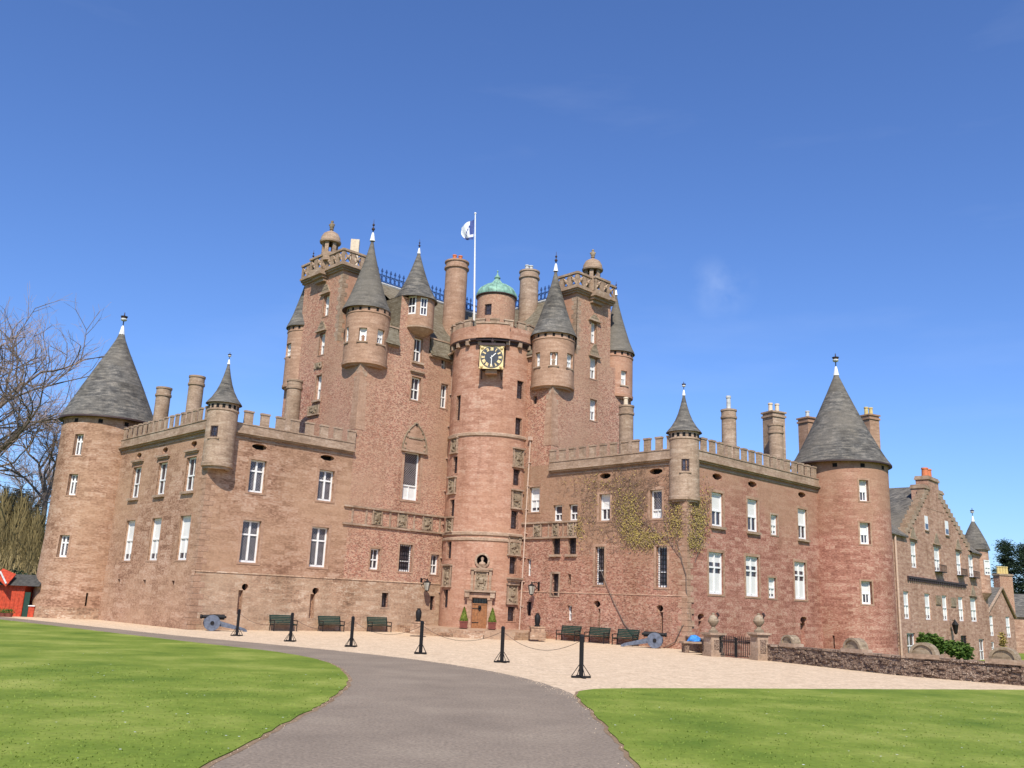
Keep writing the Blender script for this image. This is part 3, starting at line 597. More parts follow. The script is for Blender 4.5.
loo = row([HO(fLo, 139, 456.3, 5, 5.5, 'oval'), HO(fLo, 165.2, 450, 5, 5.5, 'oval'), HO(fLo, 194, 443.5, 5.5, 6, 'oval')], True) + row([HO(fLo, 119.7, 581.5, 2.6, 4.5, 'slit'), HO(fLo, 145.3, 582, 2.8, 4.5, 'slit'), HO(fLo, 174, 583, 3, 4.8, 'slit')], True)
def wing(f1, a1, b1, mat1, h1, f2, b2, mat2, h2, zc, band1, band2, label):
    mb = MB()
    wall(mb, f1, a1, b1, -.3 if f1 is fL else -.4, zc+.5, mat1, h1, band=band1); wall(mb, f2, 0, b2, -1.6 if f2 is fRo else -.3, zc+.5, mat2, h2, band=band2)
    # roof deck behind the parapet and the hidden back walls
    mb.box(f1, a1, b1-.25, zc+.2, zc+.45, -b2, -.25, slate); 
    mb.face([f1.pt(b1, -.3, -b2), f1.pt(a1-9, -.3, -b2), f1.pt(a1-9, zc+.9, -b2), f1.pt(b1, zc+.9, -b2)], mat1)
    return mb.build('wing', castle, label=label)
wingL = wing(fL, S1, S2, ashlar_brown, lw+lwo, fLo, 15.6, ashlar_brown, lo+loo, 11.95, (3.35, ashlar_base), None, 'brown stone west wing with tall narrow windows')
fit(fL, lw, wingL); fit(fLo, lo, wingL)
parapet(fL, S1+.02, S2-.9, 11.95, wingL, pitch=1.15); parapet(fLo, .6, 14.6, 11.95, wingL, pitch=.86)
# ---- right wing
w_ = lambda *a, **k: W(fR, *a, **k)
rw = row([w_(557.5, 513, 9, 16, 'sash'), w_(573, 512.5, 9, 17, 'sash')]) + [w_(604.7, 507.2, 11, 26.5, 'blindsash', surround=SURP), w_(656, 504, 12, 28.5, 'bigsash', surround=SURP),
     w_(599.7, 565.5, 9, 38, 'lattice', surround=SURP), w_(661.7, 566.7, 11, 41, 'lattice', surround=SURP), w_(555.2, 584.7, 7, 22, 'grille', surround=(.12, dressed)), w_(570, 613, 4.5, 15, 'sash'), w_(529.2, 608.7, 5, 14, 'grille')]
rw += row([w_(556, 546, 8, 16.5, 'grille', sill=1), w_(572, 546, 8, 16.5, 'grille', sill=1)]) + [w_(534.4, 499.5, 10.5, 25, 'fullblind', surround=(.12, dressed_pink)), w_(535, 400, 3.5, 8, 'dark'), w_(528.7, 567.3, 4, 17, 'sash')]
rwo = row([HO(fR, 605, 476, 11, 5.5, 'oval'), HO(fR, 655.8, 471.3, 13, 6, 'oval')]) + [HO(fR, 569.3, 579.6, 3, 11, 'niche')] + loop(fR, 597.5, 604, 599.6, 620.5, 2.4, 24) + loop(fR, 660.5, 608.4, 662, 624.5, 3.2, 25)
rk = [h for h in rw+rwo if h['r'][1] < T1-.1]; rwing = [h for h in rw+rwo if h['r'][0] > T1-.1]
low = [h for h in rk if h['r'][2] < 11.9]; hi = [h for h in rk if h['r'][2] >= 11.9]
w_ = lambda *a, **k: W(fRo, *a, depth=.22, **k)
ro = row([w_(717.3, 508.7, 11, 33, 'blindsash', surround=SURP, sill=1), w_(752.7, 515.8, 10.3, 32, 'blindsash', surround=SURP, sill=1), w_(802.5, 524.6, 9.2, 31, 'blindsash', surround=SURP, sill=1)], True) + [w_(774.2, 525, 6.5, 20, 'fullblind', surround=(.12, dressed)), w_(772.3, 588, 7.5, 20.5, 'fullblind', surround=(.12, dressed_pink))]
ro += row([w_(716, 571, 13.5, 41, 'blindcross', surround=SURP), w_(752.4, 576.4, 13, 40, 'blindcross', surround=SURP), w_(800.5, 582.6, 12, 38, 'blindcross', surround=SURP)], True)
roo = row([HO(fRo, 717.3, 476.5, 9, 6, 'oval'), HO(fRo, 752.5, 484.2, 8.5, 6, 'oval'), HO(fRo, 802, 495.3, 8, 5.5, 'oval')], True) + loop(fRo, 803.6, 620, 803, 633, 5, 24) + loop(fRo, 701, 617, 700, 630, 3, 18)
wingR = wing(fR, T1, T2, rubble_red, rwing, fRo, 17.5, ashlar_pink, ro+roo, 11.42, (3.05, rubble_red), None, 'pink stone east wing with a creeper on its corner')
fit(fR, rwing, wingR); fit(fRo, ro, wingR)
parapet(fR, T1+.02, T2-.9, 11.42, wingR, pitch=.94); parapet(fRo, .6, 17.0, 11.42, wingR, pitch=.96)
# ---- keep
w_ = lambda *a, **k: W(fL, *a, **k)
kl = [w_(411.5, 476, 16, 48, 'bigsash', .35, surround=(.2, dressed_pink)), w_(415.9, 388.6, 9.5, 23, 'sash', surround=(.14, dressed_pink), hood=1), w_(444.0, 396, 7.0, 24, 'sash', surround=(.12, dressed_pink)), w_(418, 350, 8.5, 24, 'sash', surround=(.13, dressed_pink), sill=1),
      w_(443.9, 363.5, 5, 11, 'sash'), w_(374.9, 559, 9.5, 21, 'sash', surround=(.12, dressed_pink)), w_(405.5, 558, 13, 27, 'lattice', surround=(.14, dressed_pink)), w_(434.6, 564.5, 8, 20, 'sash', surround=(.1, dressed_pink)), w_(384, 600, 6.5, 14.5, 'grille', surround=(.12, dressed)), w_(431.5, 603, 4.5, 14, 'grille')]
mb = MB()
DM, DHW = 6.45, 1.45
klc = lambda a, b: [h for h in kl if a < (h['r'][0]+h['r'][1])/2 < b]
for a_, b_, t_ in ((-7, DM-DHW, 20.4), (DM-DHW, DM+DHW, 24.2), (DM+DHW, S1, 20.4)):
    hh_ = klc(a_, b_)
    for h in hh_: h['r'][0] = max(h['r'][0], a_+.02); h['r'][1] = min(h['r'][1], b_-.02)
    wall(mb, fL, a_, b_, -.3, t_, rubble_pink, hh_, band=(3.35, ashlar_base))
wall(mb, fR, -7, T1, -.3, 11.9, rubble_red, low, band=(3.05, rubble_red)); wall(mb, fR, -7, T1, 11.9, 20.4, rubble_pink, hi)
wall(mb, fKe, 0, 3.3, 11.5, 20.4, rubble_pink); wall(mb, fKr, 0, 2.35, 11, 20.4, rubble_pink)
wall(mb, fKe, 8.7, 10.3, 11.5, 20.4, rubble_pink); wall(mb, fKr, 6.35, 9.0, 11, 20.4, rubble_pink)
bk = Flat(O-B*10.3, A, -B); wall(mb, bk, -9, S1, -.3, 20.4, rubble_pink); bk2 = Flat(O-A*9.0, B, -A); wall(mb, bk2, -9, T1, -1.6, 20.4, rubble_pink)
# long-and-short corner stones
for f, u_, hz in ((fL, S1, 20.), (fR, T1, 20.), (fL, S2, 11.), (fR, T2, 11.)):
    z = .0 if hz < 12 else 11.8 if False else 0.
    if hz > 12: z = 13.6
    i = 0
    while z < hz-.4:
        w1, w2 = (.62, .34) if i % 2 else (.34, .62); h_ = rnd.uniform(.30, .38)
        mb.box(f, u_-w1, u_+.012+ (f.bat(z+.15) if z < 3 else 0), z+.01, z+h_-.01, -.1, .014, dressed_pink if hz < 12 else dressed)
        g = {fL: (fKe if hz > 12 else fLo), fR: (fKr if hz > 12 else fRo)}[f]
        mb.box(g, 0.0, w2, z+.01, z+h_-.01, -.1, .016+(f.bat(z+.15) if z < 3 and g is fRo else 0), dressed_pink if hz < 12 else dressed)
        z += h_; i += 1
keep = mb.build('keep', castle, label='tall central keep of pink rubble stone')
fit(fL, kl, keep); fit(fR, low+hi, keep)
# string courses with carved panels between them
mb = MB()
mb.box(fL, 2.6, 11.9, 7.42, 7.54, -.05, .12, dressed); 
z0 = fL.hit(395, 528.5)[1]; z1 = fL.hit(395, 511.5)[1]
mb = MB(); mb.box(fL, 2.6, 11.5, z0-.06, z0+.07, -.05, .13, dressed); mb.box(fL, 2.6, 11.5, z1-.06, z1+.07, -.05, .15, dressed)
for x in (352, 366, 390, 414, 440):
    u = fL.hit(x, 516)[0]; mb.box(fL, u-.07, u+.07, z0+.07, z1-.06, -.05, .07, dressed)
mb.build('string_course', keep)
for x, y in ((376.9, 517), (402, 519.6), (427, 521.7)): r = rect(fL, x, y, 10, 13); r[2], r[3] = z0+.12, z1-.12; carved_panel(fL, r, keep, False, False)
z0 = fR.hit(550, 537.7)[1]; z1 = fR.hit(550, 522.5)[1]; ue = fR.hit(577, 530)[0]
mb = MB(); mb.box(fR, 3.6, ue, z0-.06, z0+.07, -.05, .13, dressed); mb.box(fR, 4.6, ue, z1-.06, z1+.07, -.05, .14, dressed)
for x in (549, 563.5, 576): u = fR.hit(x, 530)[0]; mb.box(fR, u-.05, u+.05, z0+.07, z1-.06, -.05, .07, dressed)
mb.build('string_course', keep)
for x, w__ in ((538, 8), (556, 6.5), (571.4, 6.5)): r = rect(fR, x, 529, w__, 12); r[2], r[3] = z0+.1, z1-.1; carved_panel(fR, r, keep, False, False)
# ledge lines at the plinth
mb = MB(); mb.box(fL, 2.6, S2+.07, 3.34, 3.42, -.05, .045, ashlar_base); mb.box(fR, 4.4, T2+.04, 3.05, 3.10, -.05, .03, dressed_pink); mb.build('string_course', keep)
# strapwork pediment over the big window
mb = MB(); r = rect(fL, 415, 437, 24, 28); u0, u1, z0, z1 = r; m = (u0+u1)/2; hw = (u1-u0)/2; H = z1-z0
mb.box(fL, u0-.08, u1+.08, z0-.14, z0+.0, -.05, .2, dressed)
prof = [(1, 0), (1, .18), (.88, .42), (.70, .62), (.42, .80), (.15, .92), (0, 1)]
for (a0_, b0_), (a1_, b1_) in zip(prof[:-1], prof[1:]):
    mb.hexa([fL.pt(m-hw*a0_, z0+H*b0_, -.05), fL.pt(m+hw*a0_, z0+H*b0_, -.05), fL.pt(m+hw*a0_, z0+H*b0_, .07), fL.pt(m-hw*a0_, z0+H*b0_, .07)]+[fL.pt(m-hw*a1_, z0+H*b1_, -.05), fL.pt(m+hw*a1_, z0+H*b1_, -.05), fL.pt(m+hw*a1_, z0+H*b1_, .07), fL.pt(m-hw*a1_, z0+H*b1_, .07)], dressed_pink)
    for sgn in (-1, 1): mb.tube([fL.pt(m+sgn*hw*a0_, z0+H*b0_, .08), fL.pt(m+sgn*hw*a1_, z0+H*b1_, .08)], .06, carved, 6)
    for sgn in (-1, 1): mb.ball(fL.pt(m+sgn*hw*a0_*.8, z0+H*b0_+.1, .09), .08, carved, 6, 4)
mb.box(fL, m-hw*.6, m+hw*.6, z0+H*.42, z0+H*.47, 0, .13, carved); mb.ball(fL.pt(m, z0+H*.93, .1), .09, dark, 6, 4)
mb.build('window_pediment', keep)
# other keep trim on the jamb end
# ---- keep roofs and ridge cresting
def roof_arm(f, u0, u1, depth, zr, name='roof'):
    mb = MB(); e = .28; n = 1
    p = lambda u, z, d: f.pt(u, z, d)
    mb.box(f, u0, min(u1, DM-DHW) if f.U.x < 0 else u1, 20.12, 20.36, -.05, .22, dressed)
    if f.U.x < 0: mb.box(f, DM+DHW, u1, 20.12, 20.36, -.05, .22, dressed)
    for a_, b_ in (((u0, DM-DHW), (DM+DHW, u1)) if f.U.x < 0 else ((u0, u1),)):
        mb.face([p(a_, 20.36, e), p(b_, 20.36, e), p(b_, zr, -depth), p(a_, zr, -depth)], slate_green, nh=Z); mb.face([p(a_, 20.30, e), p(b_, 20.30, e), p(b_, 20.36, e), p(a_, 20.36, e)], slate_green)
    if f.U.x < 0: mb.face([p(DM-DHW, 24.0, -1.2), p(DM+DHW, 24.0, -1.2), p(DM+DHW, zr, -depth), p(DM-DHW, zr, -depth)], slate_green, nh=Z); mb.face([p(DM-DHW, 24.2, 0), p(DM+DHW, 24.2, 0), p(DM+DHW, 24.3, -3), p(DM-DHW, 24.3, -3)], slate, nh=Z)
    mb.face([p(u0, 20.36, -2*depth), p(u1, 20.36, -2*depth), p(u1, zr, -depth), p(u0, zr, -depth)], slate, nh=Z)
    for u in (u0, u1): mb.face([p(u, 20.36, e), p(u, zr, -depth), p(u, 20.36, -2*depth)], rubble_pink)
    mb.tube([p(u0, zr+.02, -depth), p(u1, zr+.02, -depth)], .12, lead, 8)
    return mb.build(name, keep)
roof_arm(Flat(O, A, B), -4, S1-1.5, 4.5, 26.5); roof_arm(Flat(O, B, A), -4, T1-1.5, 4.0, 26.2)
def cresting(f, u0, u1, z, d):
    mb = MB(); mb.box(f, u0, u1, z+.05, z+.11, d-.03, d+.03, blueiron); mb.box(f, u0, u1, z+.62, z+.68, d-.03, d+.03, blueiron)
    n = int((u1-u0)/.42)
    for i in range(n+1):
        u = u0+(u1-u0)*i/n
        mb.box(f, u-.03, u+.03, z, z+.95, d-.03, d+.03, blueiron)
        mb.hexa([f.pt(u-.11, z+.92, d-.04), f.pt(u+.11, z+.92, d-.04), f.pt(u+.11, z+.92, d+.04), f.pt(u-.11, z+.92, d+.04), f.pt(u-.015, z+1.2, d-.02), f.pt(u+.015, z+1.2, d-.02), f.pt(u+.015, z+1.2, d+.02), f.pt(u-.015, z+1.2, d+.02)], blueiron)
        if i < n:
            c = u+(u1-u0)/n/2; k = (u1-u0)/n/2
            for q in range(8):
                t0, t1_ = 2*pi*q/8, 2*pi*(q+1)/8; mb.tube([f.pt(c+cos(t0)*k*.8, z+.36+sin(t0)*.24, d), f.pt(c+cos(t1_)*k*.8, z+.36+sin(t1_)*.24, d)], .03, blueiron, 4)
    return mb.build('ridge_cresting', keep)
cresting(Flat(O, A, B), -3.6, S1-2.2, 26.6, -4.5); cresting(Flat(O, B, A), -3.6, T1-1.6, 26.3, -4.0)
# ---- jamb towers with balustrades
def jamb(f, g, u0, u1, depth, zbase, zc, wins, parent_label, hmat=rubble_pink):
    """f: end face, from u0 to u1; g: the face that returns at u0"""
    mb = MB(); wall(mb, f, u0, u1, 11.2, zc, hmat, wins)
    wall(mb, g, 0, depth, zbase, zc, tower_pink)
    g2 = Flat(f.pt(u1, 0), -f.N, f.U); wall(mb, g2, 0, depth, zbase, zc, rubble_pink)
    g3 = Flat(f.pt(u0, 0)-f.N*depth, f.U, -f.N); wall(mb, g3, 0, u1-u0, zbase, zc, rubble_pink)
    i = 0; z = zbase+.2
    while z < zc-.7:
        w1 = .5 if i % 2 else .3; mb.box(f, u0-.012, u0+w1, z, z+.33, -.1, .013, dressed); mb.box(g, -.013, .8-w1, z, z+.33, -.1, .014, dressed); z += .35; i += 1
    # cornice, central bay, balustrade
    m = (u0+u1)/2+.15; bw = .85
    for (e, z0, z1) in ((.14, zc-.32, zc-.18), (.28, zc-.18, zc-.05), (.40, zc-.05, zc+.12)):
        mb.box(f, u0-e, u1+.2, z0, z1, -depth, e, dressed)
    for (e, z0, z1) in ((.3, zc-.75, zc-.5), (.5, zc-.5, zc-.3), (.75, zc-.3, zc+.14)): mb.box(f, m-bw*(.6+e*.5), m+bw*(.6+e*.5), z0, z1, 0, e, dressed)
    mb.box(f, u0-.1, u1, zc+.1, zc+.2, -depth, .1, slate)
    o = mb.build('jamb_tower', castle, label=parent_label); fit(f, wins, o)
    bb = MB(); H = 1.22
    def run(ff, a, b, d):
        bb.box(ff, a, b, zc+.12, zc+.24, d-.12, d, dressed); bb.box(ff, a-.05, b+.05, zc+H-.14, zc+H+.02, d-.17, d+.07, dressed)
        n = max(1, round((b-a)/.82))
        for i in range(n+1):
            u = a+(b-a)*i/n; bb.box(ff, max(a, u-.15), min(b, u+.15), zc+.24, zc+H-.14, d-.13, d+.004, dressed)
            if i < n:
                c0, c1 = u+.1, u+(b-a)/n-.1; zz0, zz1 = zc+.24, zc+H-.14; cc = (c0+c1)/2; zm = (zz0+zz1)/2
                for p0, p1 in (((c0, zz0), (c1, zz1)), ((c0, zz1), (c1, zz0))): bb.tube([ff.pt(p0[0], p0[1], d-.07), ff.pt(p1[0], p1[1], d-.07)], .085, dressed, 4)
                bb.ball(ff.pt(cc, zm, d-.07), .17, dressed, 8, 5)
    run(f, u0-.3, m-bw, .34); run(f, m-bw, m+bw, .70); run(f, m+bw, u1+.1, .34); run(g, -.3, depth, .34)
    g4 = Flat(f.pt(m-bw, 0), -f.N, -f.U); 
    bb.box(f, m-bw, m-bw+.12, zc+.12, zc+H, .2, .69, dressed); bb.box(f, m+bw-.12, m+bw, zc+.12, zc+H, .2, .69, dressed)
    bb.build('balustrade', o)
    return o
wj = [W(fKe, 326.3, 305.5, 5.5, 21, 'blindsash', surround=(.1, dressed_pink)), W(fKe, 322, 343.8, 5.5, 22, 'blindsash', surround=(.1, dressed_pink)), W(fKe, 318.3, 387.5, 5.5, 25, 'blindsash', surround=(.1, dressed_pink), sill=1)]
gL = Flat(fKe.pt(3.3, 0), -A, B)
jL = jamb(fKe, gL, 3.3, 8.7, 2.3, 20.4, 26.45, wj, 'square west tower block with a balustraded top')
wj2 = [W(fKr, 593.7, 332.6, 5.5, 21, 'blindsash', surround=(.1, dressed_pink)), W(fKr, 593.5, 368.3, 7, 21, 'blindsash', surround=(.1, dressed_pink)), W(fKr, 593.4, 410, 7, 21, 'blindsash', surround=(.1, dressed_pink))]
gR = Flat(fKr.pt(2.35, 0), -B, A)
jR = jamb(fKr, gR, 2.35, 6.35, 2.1, 20.4, 25.7, wj2, 'square east tower block with a balustraded top')
def gablet(f, cx, yb, w, h, parent):
    u, z = f.hit(cx, yb); r = rect(f, cx, yb-h/2, w, h); mb = MB(); m = (r[0]+r[1])/2; hw = (r[1]-r[0])/2
    mb.box(f, m-hw-.08, m+hw+.08, r[2]-.1, r[2], -.05, .22, dressed)
    for a0_, b0_, a1_, b1_ in ((1, 0, .75, .35), (.75, .35, .4, .75), (.4, .75, .08, 1)):
        H = r[3]-r[2]; mb.hexa([f.pt(m-hw*a0_, r[2]+H*b0_, -.05), f.pt(m+hw*a0_, r[2]+H*b0_, -.05), f.pt(m+hw*a0_, r[2]+H*b0_, .12), f.pt(m-hw*a0_, r[2]+H*b0_, .12), f.pt(m-hw*a1_, r[2]+H*b1_, -.05), f.pt(m+hw*a1_, r[2]+H*b1_, -.05), f.pt(m+hw*a1_, r[2]+H*b1_, .10), f.pt(m-hw*a1_, r[2]+H*b1_, .10)], carved)
    return mb.build('window_pediment', parent)
gablet(fKe, 326.5, 293, 8, 9, jL); gablet(fKe, 322.5, 330.5, 8.5, 9.5, jL); gablet(fKr, 594, 320.5, 10, 6, jR); gablet(fKr, 594, 356, 9.5, 12, jR)
carved_panel(fKe, rect(fKe, 318.6, 365.5, 7, 6), jL, False, False); carved_panel(fKe, rect(fKe, 314, 410, 11, 9), jL, False, True)
# cupolas on the jamb towers
def cupola(xl, xr, yd0, ydome, ytop, ybot, D, parent):
    C, r, _ = round_at(xl, xr, yd0, D); cx = (xl+xr)/2
    zs_, zd_, zt_, zb_ = at(cx, yd0, D).z, at(cx, ydome, D).z, at(cx+1, ytop, D).z, at(cx-1, ybot, D).z; mb = MB()
    mb.lathe(C, [(0, zb_-.5), (r*.8, zb_-.5), (r*.8, zb_+.15), (0, zb_+.15)], dressed, 20)
    for k in range(6):
        t = 2*pi*k/6+.3; f = Round(C, r*.72); mb.box(f, t-.24, t+.24, zb_, zs_-.05, -.14, .06, dressed)
    H = zd_-zs_; P = [(r*.7, zs_-.08), (r*1.02, zs_-.06), (r*1.06, zs_+.06), (r*.98, zs_+.12), (r*.93, zs_+H*.45), (r*.72, zs_+H*.78), (r*.38, zs_+H*.97), (r*.16, zs_+H*1.0), (r*.12, zs_+H*1.12), (r*.22, zs_+H*1.2), (0, zs_+H*1.25)]
    mb.lathe(C, P, dressed, 24); o = mb.build('cupola', parent)
    s_ = MB(); h = zt_-(zs_+H*1.2); zb = zs_+H*1.2
    s_.lathe(C, [(.16, zb), (.13, zb+h*.1), (.17, zb+h*.22), (.20, zb+h*.42), (.17, zb+h*.62), (.09, zb+h*.72), (.12, zb+h*.82), (.10, zb+h*.94), (0, zb+h)], carved, 10); s_.ball((C[0]-.16, C[1], zb+h*.5), .09, carved, 8, 6); s_.ball((C[0]+.15, C[1], zb+h*.55), .08, carved, 8, 6)
    s_.build('statue', o)
cupola(320.0, 340.8, 243, 232, 220.5, 256, 66.4, jL); cupola(582.5, 602.7, 270.5, 259.5, 249.4, 281, 68.3, jR)
# ---- corner turrets
P1 = O+A*S1; P2 = O+B*T1; P3 = O+A*S2; P4 = O+B*T2
def inset(u_, v_, r, k=.66): return O+A*u_[0]+B*u_[1]-(A*v_[0]+B*v_[1])*r*k
turret(inset((S1, 0), (1, 1), 1.6), 1.6, 18.45, 22.65, 28.3, castle, dressed_pink, [(362.6, 334, 8, 13, 'blindsash', .3), (381.3, 336.6, 7, 14, 'blindsash', .3), (346.8, 334.5, 2.6, 15, 'sash', .2)], label='large corner turret on the left angle of the keep', fs=1.3)
turret(inset((0, T1), (1, 1), 1.58), 1.58, 17.75, 21.75, 27.1, castle, dressed_pink, [(553.9, 358.4, 8, 13, 'blindsash', .3), (570.5, 361, 5.5, 14, 'blindsash', .3), (537.4, 359.4, 4.5, 14, 'blindsash', .3)], label='large corner turret right of the clock', fs=1.2)
turret(inset((S1, -10.35), (1, -1), 1.4), 1.4, 17.95, 22.85, 28.5, castle, dressed_pink, [(287.6, 350, 4, 13, 'blindsash', .3)], label='turret at the far left angle of the keep', fs=.9)
turret(inset((-9.0, T1), (-1, 1), 1.4), 1.4, 18.3, 21.95, 27.0, castle, tower_pink, [(624.3, 377.8, 6, 14, 'blindsash', .3)], label='turret at the far right angle of the keep', fs=.9)
turret(O+A*(S2-.58)-B*.02, .92, 9.75, 13.6, 16.25, castle, dressed, [(213.8, 431, 7.5, 11, 'dark', .15)], cone='bell', corb=1.2, label='small turret on the corner of the left wing', ball=True, fs=.62)
turret(inset((0, T2), (1, 1), .94), .94, 8.95, 13.15, 15.65, castle, dressed, [(685.5, 464.8, 8, 12, 'dark', .15)], cone='bell', corb=1.0, label='small turret on the corner of the right wing', ball=True, fs=.72)
# pale corner stones; the sunlit V below each big turret put into their shape
for f, g_f, u, zt, zl in ((fL, fKe, S1, 18.5, 13.6), (fR, fKr, T1, 17.8, 13.3)):
    mb = MB()
    for (q, d0) in ((f, -1), (g_f, 1)):
        uu = u if q is f else 0.
        mb.hexa([q.pt(uu, zl, -.05), q.pt(uu+d0*.75, zl, -.05), q.pt(uu+d0*.75, zl, .022), q.pt(uu, zl, .022), q.pt(uu, zt-.3, -.05), q.pt(uu+d0*.6, zt-1.5, -.05), q.pt(uu+d0*.6, zt-1.5, .022), q.pt(uu, zt-.3, .022)], dressed_pink)
    mb.build('lit_corner_stones', keep)
# ---- dormer oriel on the left of the keep
mb = MB(); dm = 6.45; hw = 1.45; f0 = Flat(O, A, B)
for u in (dm-hw, dm+hw): mb.face([f0.pt(u, 20.4), f0.pt(u, 24.2), f0.pt(u, 24.2, -3.2), f0.pt(u, 20.4, -.3)], slate_green)
od = MB(); OC = f0.pt(dm-.35, 0, -.1); rO = 1.12; fo = Round((OC.x, OC.y), rO); bb_ = atan2(B.y, B.x)
ow = [W(fo, 411.5, 305, 8.5, 18, 'sash', .15), W(fo, 424, 306.5, 7.5, 17.5, 'sash', .15)]
wall(od, fo, bb_-pi/2, bb_+pi/2, 21.9, 24.35, dressed_pink, ow)
od.lathe((OC.x, OC.y), [(rO*.2, 21.42), (rO*.5, 21.5), (rO*.78, 21.68), (rO*.97, 21.86), (rO*1.04, 21.9), (rO*1.04, 22.02), (rO, 22.04)], dressed, 30, bb_-pi/2, bb_+pi/2)
dorm = mb.build('dormer', castle, label='oriel dormer with a slated cone between the two keep turrets'); oo = od.build('oriel', dorm); fit(fo, ow, dorm)
rb = MB(); DC = f0.pt(dm-.2, 0, -.45); rb.lathe((DC.x, DC.y), [(1.4, 24.25)]+[(1.68*p, 24.3+4.0*q) for p, q in [(1.0, -.02), (.98, .01), (.84, .10), (.64, .26), (.46, .44), (.29, .64), (.14, .84), (.03, 1)]], slate, 36); rr = rb.build('roof', dorm); finial((DC.x, DC.y), 28.2, .9, dorm, ball=False)
# sloping roof pieces either side of the dormer
for u0, u1 in ((8.02, 9.4), (2.7, 4.86)):
    mb = MB(); mb.hexa([f0.pt(u0, 20.20, .42), f0.pt(u1, 20.20, .42), f0.pt(u1, 20.20, -.1), f0.pt(u0, 20.20, -.1), f0.pt(u0, 21.55, -.02), f0.pt(u1, 21.55, -.02), f0.pt(u1, 21.55, -.8), f0.pt(u0, 21.55, -.8)], slate_green); mb.box(f0, u0-.05, u1+.05, 21.55, 21.66, -.6, .04, dressed); mb.build('eaves_slope', keep)

# ---- the two round towers of the wings
def big_tower(C, r, z0, ze, za, re, bat_, mat, wins, holes, conemat, label, band=None, conc=False):
    f = Round(C, r, bat_); base = atan2(-C[1], -C[0]); allh = wins+holes
    for h in allh: h['r'][0], h['r'][1] = norm_a(h['r'][0], base), norm_a(h['r'][1], base)
    mb = MB(); wall(mb, f, base-pi, base+pi, z0, ze, mat, allh, band=band)
    for k in range(14):
        t = base-pi*.62+pi*1.24*k/13
        if k % 2 == 0: mb.box(f, t-.05, t+.05, ze-.62, ze-.34, -.05, .015, dark)
    o = mb.build('round_tower', castle, label=label)
    H = za-ze; P = ([(1.0, -.035), (1.0, -.02), (.985, -.01), (.90, .055), (.785, .16), (.60, .345), (.41, .55), (.21, .78), (.085, .93), (.03, 1)] if conc else [(1.0, -.03), (1.0, -.012), (.985, .0), (.93, .06), (.80, .20), (.62, .39), (.43, .58), (.23, .78), (.10, .92), (.05, 1)])
    rb = MB(); RC = (C[0]+(.13 if C[0] < 0 else -.13), C[1]); rb.lathe(RC, [(r*.95, ze-.15)]+[(re*p, ze+H*q) for p, q in P], conemat, 72, mats=[rustyiron, rustyiron]+[conemat]*10); rb.build('roof', o)
    finial(RC, za-.05, 1.4, o, ball=True); fit(f, wins, o); return o, f
lt = Round(LT_C, 2.99, lambda z: .28*(1-z/6) if z < 6 else 0)
big_tower(LT_C, 2.99, -.3, 14.25, 21.2, 3.40, lambda z: .28*(1-z/6) if z < 6 else 0, ashlar_brown,
    [W(lt, 78.1, 444.5, 8.5, 21, 'cross', .36, surround=(.12, dressed_pink)), W(lt, 72.2, 484.5, 9, 21, 'cross', .36, surround=(.12, dressed_pink)), W(lt, 63, 546, 10, 22, 'cross', .36, surround=(.12, dressed_pink))], [HO(lt, 86.5, 599.5, 2, 13, 'slit')], slate, 'round brown tower at the end of the left wing', band=(.7, ashlar_base))
rt = Round(RT_C, 3.26)
big_tower(RT_C, 3.26, -1.6, 13.5, 20.7, 3.68, None, ashlar_pink,
    [W(rt, 864, 490.5, 9, 21, 'blindsash', .36, surround=(.12, dressed_pink)), W(rt, 865.3, 533.4, 10.3, 21.5, 'blindsash', .36, surround=(.12, dressed_pink)), W(rt, 867, 592.7, 10.5, 23, 'blindsash', .36, surround=(.12, dressed_pink))], [HO(rt, 833.7, 642, 2, 13, 'slit')], slate, 'round pink tower at the end of the right wing', conc=True)
# ---- the stair tower in the angle
ST = V2(-1.46, 67.8); fs_ = Round(ST, 3.12); sb = -pi/2
def ws(cx, cy, w, h, st='dark'): return W(fs_, cx, cy, w, h, st, .28, surround=(.09, tower_pink))
sw = [ws(458.2, 408, 4.2, 25), ws(455, 465, 4.5, 17), ws(452, 508, 4.5, 17), ws(449, 550, 4.5, 17), ws(445.4, 598.5, 4.6, 18), ws(520.3, 390, 6.5, 18), ws(518.6, 426.5, 6.5, 17), ws(516.8, 477.5, 7, 16), ws(514.5, 520, 7, 18), ws(513, 565.5, 7, 17), ws(511.5, 614, 7.5, 14.5)]
door_h = HO(fs_, 479.2, 613.3, 15.6, 30, 'niche', .30); nich = HO(fs_, 482.3, 560.5, 11.5, 11.5, 'oval', .35)
mb = MB(); wall(mb, fs_, sb-pi*.9, sb+pi*.9, 0, 21.0, tower_pink, sw+[door_h, nich])
for z_, w_, h_ in ((fs_.hit(490, 434)[1], .10, .16), (fs_.hit(478, 533.3)[1], .10, .16), (fs_.hit(478, 539)[1], .08, .14)):
    mb.lathe(ST, [(3.1, z_-h_), (3.12+w_, z_-h_*.6), (3.12+w_, z_+h_*.4), (3.1, z_+h_)], dressed, 72)
stair = mb.build('stair_tower', castle, label='tall round stair tower carrying the clock and the front door')
fit(fs_, sw, stair)
for cx, cy, w, h in ((454.6, 445.5, 6, 14), (452.3, 485.5, 6.5, 15), (449.8, 524.6, 6, 13), (447, 575.7, 7.5, 20), (518.3, 458, 10, 17), (516.6, 499.4, 10, 17), (514.5, 545.5, 12, 18), (512, 594, 10, 18)):
    carved_panel(fs_, rect(fs_, cx, cy, w, h), stair)
